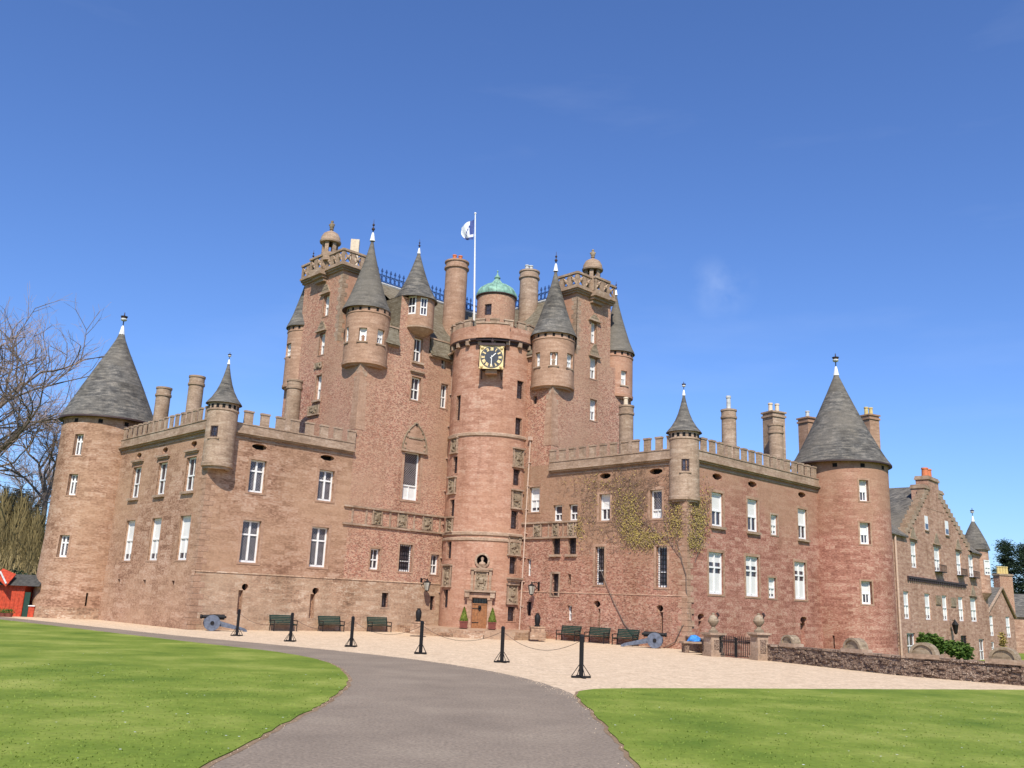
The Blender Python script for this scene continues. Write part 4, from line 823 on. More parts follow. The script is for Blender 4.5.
# carved bracket shelf
mb = MB(); u, z = fs_.hit(513.4, 580); g = fs_.local(u, z)
for w, a, b, d in ((.62, .05, .16, .42), (.55, -.08, .05, .34), (.45, -.22, -.08, .22)): mb.box(g, -w, w, z+a, z+b, -.1, d, dressed)
mb.build('stone_bracket', stair)
# portal
u, z = fs_.hit(479.2, 613.3); g = fs_.local(u, z); r = door_h['r']; hw = (r[1]-r[0])/2*3.12; z0, z1 = r[2], r[3]
DZ = z0
mb = MB(); D = .24
zt = z1-.42; n = 5
for i in range(n): mb.box(g, -hw+2*hw*i/n+.006, -hw+2*hw*(i+1)/n-.006, z0, zt, -D-.05, -D+(.0 if i % 2 else .008), wood)
mb.box(g, -hw, hw, zt, zt+.08, -D-.05, -D+.04, wood)
dr = mb.build('door', stair)
mb = MB(); mb.face([g.pt(-hw, zt+.08, -D), g.pt(hw, zt+.08, -D), g.pt(hw, z1, -D), g.pt(-hw, z1, -D)], glass, nh=g.N)
for i in range(6): x = -hw+2*hw*(i+.5)/6; mb.box(g, x-.015, x+.015, zt+.08, z1, -D+.02, -D+.05, iron)
mb.build('fanlight', stair)
mb = MB()
mb.hexa([g.pt(-.05, zt-.42, -D), g.pt(.05, zt-.42, -D), g.pt(.05, zt-.42, -D+.06), g.pt(-.05, zt-.42, -D+.06), g.pt(-.13, zt-.22, -D), g.pt(.13, zt-.22, -D), g.pt(.13, zt-.22, -D+.06), g.pt(-.13, zt-.22, -D+.06)], iron)
mb.ball(g.pt(0, zt-.16, -D+.05), .11, iron, 10, 6); mb.box(g, -hw, -.05, z0+.35, z0+.40, -D, -D+.03, iron); mb.box(g, -hw, -.1, zt-.3, zt-.25, -D, -D+.03, iron)
mb.build('door_knocker', dr)
mb = MB()
for s_ in (-1, 1):
    x = s_*(hw+.17); mb.box(g, x-.15, x+.15, z0, z1+.02, -.25, .14, dressed_pink); mb.box(g, x-.19, x+.19, z0, z0+.22, -.25, .19, dressed_pink); mb.box(g, x-.19, x+.19, z1-.1, z1+.05, -.25, .20, dressed_pink)
    mb.box(g, s_*(hw+.34)-.16, s_*(hw+.34)+.16, z1+.05, z1+.42, -.4, .30, dressed)
mb.box(g, -hw-.2, hw+.2, z1+.05, z1+.36, -.25, .16, dressed_pink); mb.box(g, -hw-.55, hw+.55, z1+.42, z1+.55, -.5, .36, dressed)
mb.build('door_surround', stair)
pr = rect(fs_, 481.2, 581, 13, 19); carved_panel(fs_, pr, stair)
mb = MB(); uu, zz = fs_.hit(481.2, 581); g = fs_.local(uu, zz)
for s_ in (-1, 1): mb.box(g, s_*.62-.09, s_*.62+.09, pr[2]-.12, pr[3]+.1, -.2, .13, dressed)
mb.box(g, -.78, .78, pr[3]+.1, pr[3]+.24, -.2, .22, dressed); mb.build('panel_surround', stair)
r = nich['r']; uu = (r[0]+r[1])/2; zz = (r[2]+r[3])/2; g = fs_.local(uu, zz); mb = MB()
for i in range(16):
    t0, t1_ = 2*pi*i/16, 2*pi*(i+1)/16; R0 = (r[3]-r[2])/2
    mb.hexa([g.pt(R0*cos(t0), zz+R0*sin(t0), -.05), g.pt(R0*cos(t1_), zz+R0*sin(t1_), -.05), g.pt(R0*cos(t1_), zz+R0*sin(t1_), .1), g.pt(R0*cos(t0), zz+R0*sin(t0), .1),
             g.pt((R0+.14)*cos(t0), zz+(R0+.14)*sin(t0), -.05), g.pt((R0+.14)*cos(t1_), zz+(R0+.14)*sin(t1_), -.05), g.pt((R0+.14)*cos(t1_), zz+(R0+.14)*sin(t1_), .08), g.pt((R0+.14)*cos(t0), zz+(R0+.14)*sin(t0), .08)], dressed)
mb.build('niche_ring', stair)
mb = MB(); P_ = g.pt(0, 0, -.08)
mb.lathe((P_.x, P_.y), [(.0, r[2]), (.22, r[2]+.02), (.26, r[2]+.14), (.20, r[2]+.26), (.08, r[2]+.32), (.07, r[2]+.38), (.105, r[2]+.46), (.11, r[2]+.54), (.07, r[2]+.62), (0, r[2]+.65)], dressed, 14)
mb.build('bust', stair)
# parapet of the stair tower
mb = MB(); zp = 21.0
mb.lathe(ST, [(3.10, zp-.30), (3.22, zp-.22), (3.22, zp-.10), (3.42, zp+.02), (3.42, zp+.12)], rustyiron, 60); mb.lathe(ST, [(3.40, zp+.10), (3.44, zp+.14), (3.44, zp+1.05), (3.18, zp+1.05), (3.18, zp+.3), (0, zp+.3)], tower_pink, 60)
ff = Round(ST, 3.44)
for k in range(20):
    t = 2*pi*k/20
    if k % 1 == 0: mb.box(ff, t-.095, t+.095, zp+1.05, zp+1.50, -.22, .0, dressed); mb.box(ff, t-.108, t+.108, zp+1.50, zp+1.62, -.26, .05, dressed)
    mb.box(ff, t-.04, t+.04, zp-.34, zp+.02, -.25, -.04, dressed)
ua, ub = fs_.hit(479, 340)[0], fs_.hit(507, 340)[0]
mb.arc_box(ff, ua, ub, zp+.05, zp+1.12, -.1, .30, tower_pink, 10); mb.arc_box(ff, ua-.01, ub+.01, zp+1.12, zp+1.24, -.15, .36, dressed, 10); mb.arc_box(ff, ua, ub, zp-.12, zp+.05, -.2, .18, rustyiron, 10)
mb.build('parapet', stair)
# clock
u, z = fs_.hit(491.6, 357); g = fs_.local(u, z); zc = z-.12; CK = group_part('clock', stair)
g.o = g.o + g.U*0; hw = .86; PD = .98
def onclock(): pass
cu, cz = 0., None
# centre of the dial so that it projects on the photo's dial
lo_, hi_ = z-2.5, z+1
for _ in range(40):
    m = (lo_+hi_)/2
    if proj(g.pt(0, m, PD))[1] > 357.2: lo_ = m
    else: hi_ = m
cz = m; cu = 0
for _ in range(5): cu += (491.6-proj(g.pt(cu, cz, PD))[0])/14.
mb = MB(); mb.box(g, cu-hw+.06, cu+hw-.06, cz-hw+.06, cz+hw-.02, -.2, PD-.06, rustyiron); mb.box(g, cu-hw-.12, cu+hw+.12, cz+hw, cz+hw+.10, -.2, PD+.10, rustyiron)
mb.box(g, cu-hw-.05, cu+hw+.05, cz+hw+.10, cz+hw+.24, -.2, PD-.1, rustyiron); mb.ball(g.pt(cu, cz+hw+.42, PD-.3), .12, rustyiron, 8, 6); mb.lathe(tuple(g.pt(cu, 0, PD-.3))[:2], [(.09, cz+hw+.2), (.03, cz+hw+.62), (0, cz+hw+.75)], rustyiron, 8)

for sx in (-1, 1): mb.tube([g.pt(cu+sx*hw*.8, cz-hw, PD-.25), g.pt(cu+sx*hw*.85, cz-hw-.55, .02)], .05, rustyiron, 6)
mb.box(g, cu-.42, cu+.42, cz-hw-.28, cz-hw+.0, .15, PD-.25, dressed_pink)
mb.build('clock_case', CK)
mb = MB(); mb.box(g, cu-hw, cu+hw, cz-hw, cz+hw, PD-.06, PD, gold)
for sx in (-1, 1):
    for sz_ in (-1, 1): mb.ball(g.pt(cu+sx*hw*.82, cz+sz_*hw*.82, PD), .13, gold, 8, 6); mb.ball(g.pt(cu+sx*hw*.95, cz+sz_*hw*.95, PD-.02), .10, gold, 8, 6)
mb.build('clock_frame', CK)
mb = MB()
def disc(mb, r0, d, mat, n=40): mb.face([g.pt(cu+r0*cos(2*pi*i/n), cz+r0*sin(2*pi*i/n), d) for i in range(n)], mat, nh=g.N)
disc(mb, .82, PD+.012, dial)
def stroke(a0_, b0_, a1_, b1_, w, d0, d1, mat, m_):   # a stroke in clock coordinates
    dx, dy = a1_-a0_, b1_-b0_; l = hypot(dx, dy); nx, ny = -dy/l*w, dx/l*w
    c = [(a0_-nx, b0_-ny), (a0_+nx, b0_+ny), (a1_+nx, b1_+ny), (a1_-nx, b1_-ny)]; m_.hexa([g.pt(cu+p[0], cz+p[1], d0) for p in c]+[g.pt(cu+p[0], cz+p[1], d1) for p in c], mat)
NUM = ['XII', 'I', 'II', 'III', 'IIII', 'V', 'VI', 'VII', 'VIII', 'IX', 'X', 'XI']; su = -1 if g.U.x < 0 else 1
for k, s_ in enumerate(NUM):
    th = pi/2-2*pi*k/12; wd = {'I': .05, 'V': .11, 'X': .11}; tot = sum(wd[c] for c in s_); x = -tot/2
    for c in s_:
        def q(xx, rr, th=th): return (su*(rr*cos(th)+xx*sin(th)), rr*sin(th)-xx*cos(th))
        w = wd[c]; r0, r1 = .50, .73
        if c == 'I': p = [((x+w/2, r0), (x+w/2, r1))]
        elif c == 'V': p = [((x+w/2, r0), (x+.015, r1)), ((x+w/2, r0), (x+w-.015, r1))]
        else: p = [((x+.015, r0), (x+w-.015, r1)), ((x+w-.015, r0), (x+.015, r1))]
        for (p0, p1) in p: stroke(*q(*p0), *q(*p1), .028, PD+.014, PD+.03, gold, mb)
        x += w
for k in range(60):
    t = 2*pi*k/60; stroke(.74*cos(t), .74*sin(t), .77*cos(t), .77*sin(t), .008, PD+.014, PD+.03, gold, mb)
mb.build('clock_dial', CK)
for nm, ang, ln, w in (('hour_hand', 45, .42, .035), ('minute_hand', 180, .66, .026)):
    mb = MB(); t = radians(ang); x, y = su*sin(t), cos(t); stroke(-x*.12, -y*.12, x*ln, y*ln, w, PD+.05, PD+.065, white, mb); mb.build(nm, CK)
# beacon turret with the copper dome
BC, br_, _ = round_at(477.2, 515.4, 302, 68.6); zb0, zb1 = 21.2, at(496.4, 296.5, 68.6).z-.15; fb = Round(BC, br_)
bw = [W(fb, 487.8, 309.4, 7, 11, 'dark', .2), W(fb, 472+9, 322, 3, 7, 'dark', .2)][:1]
mb = MB(); wall(mb, fb, sb-pi, sb+pi, zb0, zb1, rubble_pink, bw); mb.lathe(BC, [(br_, zb1-.12), (br_+.12, zb1-.05), (br_+.12, zb1+.02), (br_*.9, zb1+.04)], rustyiron, 40)
for k in range(12): t = 2*pi*k/12; mb.box(fb, t-.1, t+.1, zb0+1.5, zb0+1.85, -.05, .06, dressed)
bt = mb.build('beacon_turret', castle, label='round turret with a green copper dome'); fit(fb, bw, bt)
H = (at(496.6, 276, 68.6).z-zb1)*.84; mb = MB()
P = [(1.06, 0), (1.07, .06), (1.02, .22), (.88, .42), (.66, .58), (.42, .68), (.25, .78), (.15, .92), (.13, 1.0), (.17, 1.06), (.12, 1.14), (.05, 1.25), (0.02, 1.36), (.05, 1.42), (.0, 1.5)]
mb.lathe(BC, [(br_*p, zb1+.02+H*q) for p, q in P], copper, 40)
for k in range(16):
    t = 2*pi*k/16; mb.tube([V2(BC.x, BC.y)+V2(cos(t), sin(t))*(br_*p+.01)+Z*(zb1+.02+H*q) for p, q in P[:8]], .035, copper, 4)
mb.build('dome', bt)
# ---- chimneys
def rchim(xl, xr, ytop, D, z0, pots=(), ypot=None, **kw):
    C, r, _ = round_at(xl, xr, ytop+20, D); z1 = at((xl+xr)/2, ytop, D).z; pz = (at((xl+xr)/2, ypot, D).z-z1) if ypot else .5
    return chimney(C, r, z0, z1, castle, pots, potz=pz, **kw)
rchim(444.6, 467.3, 262.5, 71, 21, (-.22, .25), 255.5, potmat=pot_red, mat=dressed_pink, label='thick round chimney with two orange pots')
rchim(519.2, 538.4, 272, 71, 21, (-.22, .12), 265.6, potmat=lead)
rchim(154, 169.5, 387.8, 65, 12); rchim(187, 203, 376.5, 61.5, 12); rchim(285.5, 301, 380.6, 65, 12)
rchim(619, 633.6, 406, 64, 11.5, (-.05,), 397.5, potmat=pot_pale); rchim(721.4, 736.6, 410, 64.5, 11.5, (.0,), 396, potmat=lead)
def schim(xl, xr, ytop, D, z0, pots, ypot, pm, **kw):
    C, r, _ = round_at(xl, xr, ytop+15, D); z1 = at((xl+xr)/2, ytop, D).z; return chimney(C, r*.86, z0, z1, castle, pots, True, potz=at((xl+xr)/2, ypot, D).z-z1, potmat=pm, rot=V2(.9, .44).normalized(), r2=.55, **kw)
schim(764.5, 783.5, 412.5, 67.0, 11.5, (-.25, .3), 403.5, pot_pale); rchim(768.5, 783.5, 425, 65.3, 11.5)
schim(801, 813, 418, 73, 11.5, (.1,), 411, lead, mat=dressed_pink); schim(861.5, 878, 415.5, 76, 11, (-.25, .2), 407.5, yellowpot, mat=dressed_pink)
# pale roof light behind the left balustrade
mb = MB(); p0 = at(354.8, 249, 67.5); f = Flat(V2(p0.x, p0.y), V2(1, .1), V2(.1, -1)); mb.box(f, -.33, .33, 26.3, at(354.8, 240.5, 67.5).z, -.3, .3, pot_pale); mb.build('roof_hatch', castle)
# ---- drain pipes
def pipe(f, pts, parent, r=.06, mat=pipe_pale):
    mb = MB(); P_ = [f.pt(f.hit(x, y)[0], f.hit(x, y)[1], .12) for x, y in pts]; mb.tube(P_, r, mat, 8)
    mb.box(f, f.hit(*pts[0])[0]-.13, f.hit(*pts[0])[0]+.13, P_[0].z-.05, P_[0].z+.22, .0, .25, mat)
    for k in range(1, 8):
        z = P_[0].z-(P_[0].z-P_[-1].z)*k/8; u = f.hit(*pts[0])[0]+(f.hit(*pts[-1])[0]-f.hit(*pts[0])[0])*k/8; mb.box(f, u-.09, u+.09, z-.03, z+.03, 0, .2, mat)
    return mb.build('drain_pipe', parent)
pipe(fL, [(452.0, 364), (447.2, 480), (436.8, 627)], castle); pipe(fR, [(531.6, 440), (521.4, 631)], castle, .05)
mb = MB(); q0, q1, q2 = at(470, 340, 64.9), fL.pt(*fL.hit(446, 356), .25), fL.pt(*fL.hit(433, 340), .3); mb.tube([q0, q1], .07, pipe_pale, 8); mb.build('drain_pipe', castle)
# ---- flagpole
fp0, fp1 = at(475, 303, 70), at(475.3, 214, 70); FP = thing('flagpole', 'white flagpole rising from the keep roof with a small white and blue flag', 'flagpole', tuple(fp0-Z*1.5))
mb = MB(); mb.tube([Vector((-(fp1-fp0).x/7.7*1.5*-1*0, 0, 0)), fp1-fp0+Z*1.5], .085, white, 10, .05); mb.ball(tuple(fp1-fp0+Z*1.55), .1, white, 8, 6); mb.build('pole', FP)
mb = MB(); top = at(474.2, 219.5, 70)-(fp0-Z*1.5); c = [[None]*9 for _ in range(13)]
for i in range(13):
    for j in range(9):
        s, t = i/12, j/8
        c[i][j] = top+Vector((-1.08*s*(1-.25*t)+.08*sin(5*t+2)*s, .18*sin(7*s+2.5*t), -1.72*t*(1-.30*s)-.62*s+.10*sin(5*s+3*t)))
for i in range(12):
    for j in range(8):
        blue = (i < 4 and j < 6) or (j > 6) or (abs(i-6-(j-4)) < 1 and i < 9)
        mb.face([c[i][j], c[i+1][j], c[i+1][j+1], c[i][j+1]], bluedk if blue else cloth, smooth=True)
mb.build('flag', FP)

# ================================================================== ENTRANCE TERRACE AND THINGS BY THE WALLS
def gp(x, y, z=0): p = gnd(x, y, z); return (p.x, p.y)
front = [gp(396, 631.5), gp(425, 635), gp(455, 637.2), gp(485, 638.8), gp(515, 640.2), gp(545, 640.6)]
uL = fL.hit(396, 626)[0]; uR = fR.hit(547, 632)[0]
pL, pR = fL.pt(uL, 0, 0), fR.pt(uR, 0, 0); mb = MB()
poly = [(pL.x, pL.y)]+front+[(pR.x, pR.y)]
top = [Vector((x, y, DZ-.005)) for x, y in poly]+[Vector((O.x, O.y, DZ-.005))]
mb.face(top, ashlar_base, nh=Z)
cen = Vector((-1, 66, 0))
for (x0, y0), (x1, y1) in zip(poly[:-1], poly[1:]): mb.face([(x0, y0, -.1), (x1, y1, -.1), (x1, y1, DZ-.005), (x0, y0, DZ-.005)], ashlar_base, nh=Vector(((x0+x1)/2, (y0+y1)/2, 0))-cen)
for (x0, y0), (x1, y1) in zip(front[1:-2], front[2:-1]):   # a lower step in front
    d = V2(x1-x0, y1-y0).normalized(); n = V2(d.y, -d.x); a_, b_ = V2(x0, y0), V2(x1, y1); mb.hexa([a_-n*.05-Z*.05, b_-n*.05-Z*.05, b_+n*.38-Z*.05, a_+n*.38-Z*.05, a_-n*.05+Z*DZ*.5, b_-n*.05+Z*DZ*.5, b_+n*.38+Z*DZ*.5, a_+n*.38+Z*DZ*.5], ashlar_base)
tag(mb.build('entrance_terrace'), 'low curved sandstone step in front of the castle door', 'terrace')
def put(pxc, yb, d_depth=None): p = gnd(pxc, yb, DZ); return p
def pedestal(px, py, label, w=.5):
    p = gnd(px, py, DZ); t = thing('stone_pedestal', label, 'pedestal', (p.x, p.y, DZ)); mb = MB(); f = Flat(V2(0, 0), V2(1, .1), V2(.1, -1))
    for a, z0, z1 in ((w*1.15, -.35, .08), (w, .08, .34), (w*1.1, .34, .42)): mb.box(f, -a, a, z0, z1, -a, a, ashlar_base)
    mb.build('base', t); return p
for px, py, lb, lb2 in ((417.8, 628.5, 'squat stone pedestal left of the castle door beneath a black iron pot', 'black iron urn standing on the stone pedestal left of the door'), (537, 633.5, 'squat stone pedestal right of the castle door beneath a black iron pot', 'black iron urn standing on the stone pedestal right of the door')):
    p = pedestal(px, py, lb, .42); t = thing('iron_urn', lb2, 'urn', (p.x, p.y, DZ+.42), group='black iron urns beside the door'); mb = MB()
    mb.lathe((0, 0), [(0, 0), (.17, .0), (.19, .06), (.13, .10), (.17, .28), (.19, .55), (.15, .68), (.10, .74), (.12, .80), (0, .82)], iron, 18); mb.build('vessel', t)
def leafcloud(mb, pts, size, mat, r, flat=.5):
    for p in pts:
        p = Vector(p); a, b = r.uniform(0, 2*pi), r.uniform(-1, 1); n = V2(cos(a), sin(a))*sqrt(1-b*b)+Z*b; x = n.cross(Z if abs(n.z) < .9 else Vector((1, 0, 0))).normalized(); y = n.cross(x); s_ = size*r.uniform(.6, 1.4)
        mb.face([p-x*s_, p+y*s_*flat, p+x*s_, p-y*s_*flat], mat)
for px, py, lb in ((463.4, 628.7, 'clipped cone shrub in a reddish wooden tub left of the oak door'), (491.8, 629.8, 'clipped cone shrub in a reddish wooden tub right of the oak door')):
    p = gnd(px, py, DZ); t = thing('potted_topiary', lb, 'potted plant', (p.x, p.y, DZ), group='potted cone shrubs flanking the door'); mb = MB(); f = Flat(V2(0, 0), V2(1, 0), V2(0, -1))
    mb.hexa([f.pt(-.22, 0, -.22), f.pt(.22, 0, -.22), f.pt(.22, 0, .22), f.pt(-.22, 0, .22), f.pt(-.28, .5, -.28), f.pt(.28, .5, -.28), f.pt(.28, .5, .28), f.pt(-.28, .5, .28)], planter)
    for z in (.06, .42): mb.box(f, -.29, .29, z, z+.05, -.29, .29, planter)
    mb.build('planter', t); r = random.Random(int(px)); mb = MB(); pts = []
    for _ in range(900):
        h = r.random()**1.3; R_ = .30*(1-h)**.8*(.75+.25*r.random()); a = r.uniform(0, 2*pi); pts.append((R_*cos(a), R_*sin(a), .5+.92*h))
    leafcloud(mb, pts, .035, topiary, r); mb.lathe((0, 0), [(.24, .5), (.2, .8), (.05, 1.3), (0, 1.35)], topiary, 10); mb.build('foliage', t)
# notice by the steps
p = gnd(548.6, 638.3); t = thing('notice_stand', 'small white notice on a dark post by the right end of the steps', 'sign', (p.x, p.y, 0)); mb = MB(); mb.box(Flat(V2(0, 0), V2(1, 0), V2(0, -1)), -.16, .16, 0, .42, -.1, .1, rustyiron); mb.box(Flat(V2(0, 0), V2(1, 0), V2(0, -1)), -.03, .03, .42, .62, -.03, .03, rustyiron); mb.build('post', t)
mb = MB(); mb.box(Flat(V2(0, 0), V2(1, 0), V2(0, -1)), -.16, .16, .58, .84, .03, .06, signwhite); mb.build('panel', t)
# wall lanterns
def wall_lantern(f, rx, ry, out, label):
    u, z = f.hit(rx, ry); t = thing('wall_lantern', label, 'lantern', tuple(f.pt(u, z, 0)), atan2(f.N.y, f.N.x), 'bracket lanterns either side of the stair tower')
    mb = MB(); mb.box(Flat(V2(0, 0), V2(0, 1), V2(1, 0)), -.07, .07, -.35, .25, 0, .05, iron); mb.tube([(0, 0, .1), (out*.5, 0, .22), (out, 0, .12)], .03, iron, 6); mb.tube([(0, 0, -.3), (out*.45, 0, -.12), (out*.6, 0, .16)], .022, iron, 6); mb.build('bracket', t)
    mb = MB(); g_ = [(out+.26*cos(k*pi/3), .26*sin(k*pi/3)) for k in range(6)]; b_ = [(out+.13*cos(k*pi/3), .13*sin(k*pi/3)) for k in range(6)]
    for k in range(6):
        a, b = g_[k], g_[(k+1) % 6]; c, d = b_[k], b_[(k+1) % 6]; mb.face([(*c, -.62), (*d, -.62), (*b, -.05), (*a, -.05)], MATS['window_glass'] if False else lampglass)
        mb.tube([(*c, -.62), (*a, -.05)], .016, iron, 4); mb.tube([(*a, -.05), (*b, -.05)], .02, iron, 4); mb.tube([(*c, -.62), (*d, -.62)], .018, iron, 4); mb.face([(*a, -.05), (*b, -.05), (out, 0, .14)], iron)
    mb.ball((out, 0, .18), .05, iron, 8, 6); mb.lathe((out, 0), [(0, -.72), (.05, -.68), (.13, -.62)], iron, 8); mb.build('lamp_glass', t); return t
lampglass = plain('lantern_glass', (.36, .34, .28), .3, noise=.2)
wall_lantern(fL, 421, 581.5, .72, 'black hexagonal lantern on a bracket left of the stair tower'); wall_lantern(fR, 539, 585.5, .72, 'black hexagonal lantern on a bracket right of the stair tower')
def beside(f, x, d, z=.4):            # point at distance d from a wall that stands at column x of the view
    u = f.hit(x, 625)[0]
    for _ in range(12): u += (x-proj(f.pt(u, z, d))[0])/((proj(f.pt(u+.5, z, d))[0]-proj(f.pt(u-.5, z, d))[0]))
    return f.pt(u, 0, d)
# benches
def copy_tree(o, parent=None):
    c = o.copy(); COL.objects.link(c); c.parent = parent
    for ch in list(o.children): copy_tree(ch, c)
    return c
bench = thing('park_bench', '', 'bench'); fB = Flat(V2(0, 0), V2(0, 1), V2(1, 0))    # faces +x
mb = MB()
for k in range(4): mb.box(fB, -.85, .85, .40, .43, -.22+.12*k, -.12+.12*k, benchgreen)
mb.build('seat', bench); mb = MB()
for k in range(5):
    z = .47+.098*k; d = -.25-.025*k; mb.hexa([fB.pt(-.85, z, d-.02), fB.pt(.85, z, d-.02), fB.pt(.85, z, d+.01), fB.pt(-.85, z, d+.01), fB.pt(-.85, z+.085, d-.045), fB.pt(.85, z+.085, d-.045), fB.pt(.85, z+.085, d-.015), fB.pt(-.85, z+.085, d-.015)], benchgreen)
mb.build('backrest', bench)
for s_ in (-.80, .80):
    mb = MB()
    for a, b in (((.24, 0), (.24, .62)), ((-.30, 0), (-.24, .42)), ((-.24, .42), (-.38, .95)), ((.26, .62), (-.30, .64)), ((.24, .36), (-.26, .36))): mb.tube([fB.pt(s_, a[1], a[0]), fB.pt(s_, b[1], b[0])], .03, iron, 6)
    mb.build('leg', bench)
bl = [(fL, 283.6, 624.5, 'leftmost green slatted bench against the left wing wall'), (fL, 331.5, 625, 'middle green slatted bench of the three by the left wing wall'), (fL, 379.5, 626, 'green slatted bench by the left wall nearest the castle door'),
      (fR, 568.0, 637, 'green slatted bench by the right wall nearest the castle door'), (fR, 596.5, 640, 'middle green slatted bench of the three by the right wing wall'), (fR, 625, 643, 'green slatted bench by the right wall beside the cannon')]
for i, (f, x, y, lb) in enumerate(bl):
    o = bench if i == 0 else copy_tree(bench); P_ = beside(f, x, .72); o.location = (P_.x, P_.y, 0.01); o.rotation_euler = (0, 0, atan2(f.N.y, f.N.x)+rnd.uniform(-.03, .03)); o['label'] = lb; o['category'] = 'bench'; o['group'] = 'green benches along the castle walls'
# cannons: model points its barrel along +x
can = thing('cannon', '', 'cannon'); mb = MB(); fC = Flat(V2(0, 0), V2(1, 0), V2(0, -1))
for s_ in (-.17, .17):
    mb.hexa([fC.pt(-1.75, .0, s_-.04), fC.pt(-1.55, .0, s_-.04), fC.pt(-1.55, .0, s_+.04), fC.pt(-1.75, .0, s_+.04), fC.pt(-1.7, .12, s_-.04), fC.pt(-1.4, .22, s_-.04), fC.pt(-1.4, .22, s_+.04), fC.pt(-1.7, .12, s_+.04)], gunblue)
    mb.hexa([fC.pt(-1.6, .02, s_-.04), fC.pt(.45, .36, s_-.04), fC.pt(.45, .36, s_+.04), fC.pt(-1.6, .02, s_+.04), fC.pt(-1.6, .18, s_-.04), fC.pt(.45, .72, s_-.04), fC.pt(.45, .72, s_+.04), fC.pt(-1.6, .18, s_+.04)], gunblue)
mb.box(fC, -.7, -.6, .2, .38, -.2, .2, gunblue); mb.box(fC, .2, .35, .3, .42, -.45, .45, gunblue); mb.build('carriage', can)
mb = MB(); seg = 20; ax = [(0, -.62), (.07, -.60), (.07, -.52), (.15, -.50), (.15, .05), (.11, .45), (.095, .72), (.13, .78), (.12, .86), (.06, .86), (.06, .6)]
for i in range(seg):
    for (r0, x0), (r1, x1) in zip(ax[:-1], ax[1:]):
        t0, t1_ = 2*pi*i/seg, 2*pi*(i+1)/seg; mb.face([(x0+.1, r0*cos(t0), .78+r0*sin(t0)), (x0+.1, r0*cos(t1_), .78+r0*sin(t1_)), (x1+.1, r1*cos(t1_), .78+r1*sin(t1_)), (x1+.1, r1*cos(t0), .78+r1*sin(t0))] if r0 > 0 else [(x0+.1, 0, .78), (x1+.1, r1*cos(t1_), .78+r1*sin(t1_)), (x1+.1, r1*cos(t0), .78+r1*sin(t0))], iron, smooth=True)
mb.build('barrel', can)
for s_ in (-.42, .42):
    mb = MB(); R_ = .45
    for i in range(24):
        t0, t1_ = 2*pi*i/24, 2*pi*(i+1)/24
        mb.hexa([fC.pt(.28+a*cos(t), .45+a*sin(t), s_+d) for d in (-.05, .05) for a, t in ((R_*.22, t0), (R_, t0), (R_, t1_), (R_*.22, t1_))], gunblue)
    w_o = mb.build('wheel', can); mb = MB()
    for i in range(12): t0, t1_ = 2*pi*i/12, 2*pi*(i+1)/12; mb.hexa([fC.pt(.28+a*cos(t), .45+a*sin(t), s_+d) for d in (-.10, .10) for a, t in ((.0, t0), (.11, t0), (.11, t1_), (.0, t1_))], iron)
    mb.build('hub', w_o)
for i, (f, x, y, sgn, lb) in enumerate(((fL, 216.5, 624, 1, 'grey-blue cannon with black barrel pointing left by the left wing corner'), (fR, 650.5, 646, 1, 'grey-blue cannon with black barrel pointing right beneath the creeper'))):
    o = can if i == 0 else copy_tree(can); P_ = beside(f, x, 1.2); o.location = (P_.x, P_.y, .01); o.rotation_euler = (0, 0, radians(201) if i == 0 else radians(-13)); o['label'] = lb; o['category'] = 'cannon'; o['group'] = 'old cannons in front of the castle'
# rope stanchions along the drive
posts = [(236.6, 636, 240, 611), (290, 641.6, 293, 614), (350.9, 646.9, 355.2, 617.3), (420.4, 654, 423.2, 621.6), (501.7, 662.6, 504, 626), (581, 678, 583, 634.7)]
PP = [gnd(a, b) for a, b, _, _ in posts]; ph = [at(c, d, PP[i].y).z for i, (a, b, c, d) in enumerate(posts)]; HP = sum(ph)/len(ph)
st = thing('barrier_post', '', 'post'); f = Flat(V2(0, 0), V2(1, 0), V2(0, -1)); mb = MB(); mb.box(f, -.055, .055, .05, HP-.05, -.055, .055, iron); mb.hexa([f.pt(-.065, HP-.05, -.065), f.pt(.065, HP-.05, -.065), f.pt(.065, HP-.05, .065), f.pt(-.065, HP-.05, .065), f.pt(-.035, HP+.03, -.035), f.pt(.035, HP+.03, -.035), f.pt(.035, HP+.03, .035), f.pt(-.035, HP+.03, .035)], iron); mb.build('pole', st)
mb = MB(); mb.box(f, -.33, .33, 0, .06, -.05, .05, iron); mb.box(f, -.05, .05, 0, .055, -.33, .33, iron)
for dx, dy in ((1, 0), (-1, 0), (0, 1), (0, -1)): mb.tube([(dx*.33, dy*.33, .06), (dx*.06, dy*.06, .42)], .014, iron, 5)
mb.build('base', st)
ordn = ['black chain post leftmost in the row, in front of the left wing corner', 'black chain post second from the left, in front of the first green bench', 'black chain post between the second and third green benches', 'black chain post in front of the left end of the entrance step', 'black chain post in front of the right side of the stair tower', 'black chain post nearest the right lawn, largest of the row']
for i, P_ in enumerate(PP):
    o = st if i == 0 else copy_tree(st); o.location = (P_.x, P_.y, .01); d = (PP[min(i+1, 5)]-PP[max(i-1, 0)]); o.rotation_euler = (0, 0, atan2(d.y, d.x)+rnd.uniform(-.1, .1)); o['label'] = ordn[i]; o['category'] = 'post'; o['group'] = 'chain posts along the drive'
for i in range(5):
    a, b = PP[i], PP[i+1]; n = 16; mb = MB(); h0 = HP-.15; sag = .5; mb.tube([a.lerp(b, k/n)+Z*(h0-sag*4*(k/n)*(1-k/n)) for k in range(n+1)], .008, rustyiron, 4)
    tag(mb.build('chain'), ['thin dark chain hanging between the two leftmost posts', 'thin dark chain hanging between the second and third posts', 'thin dark chain hanging between the third and fourth posts', 'thin dark chain hanging between the fourth and fifth posts', 'thin dark chain hanging between the two rightmost posts'][i], 'chain', 'chains between the posts')

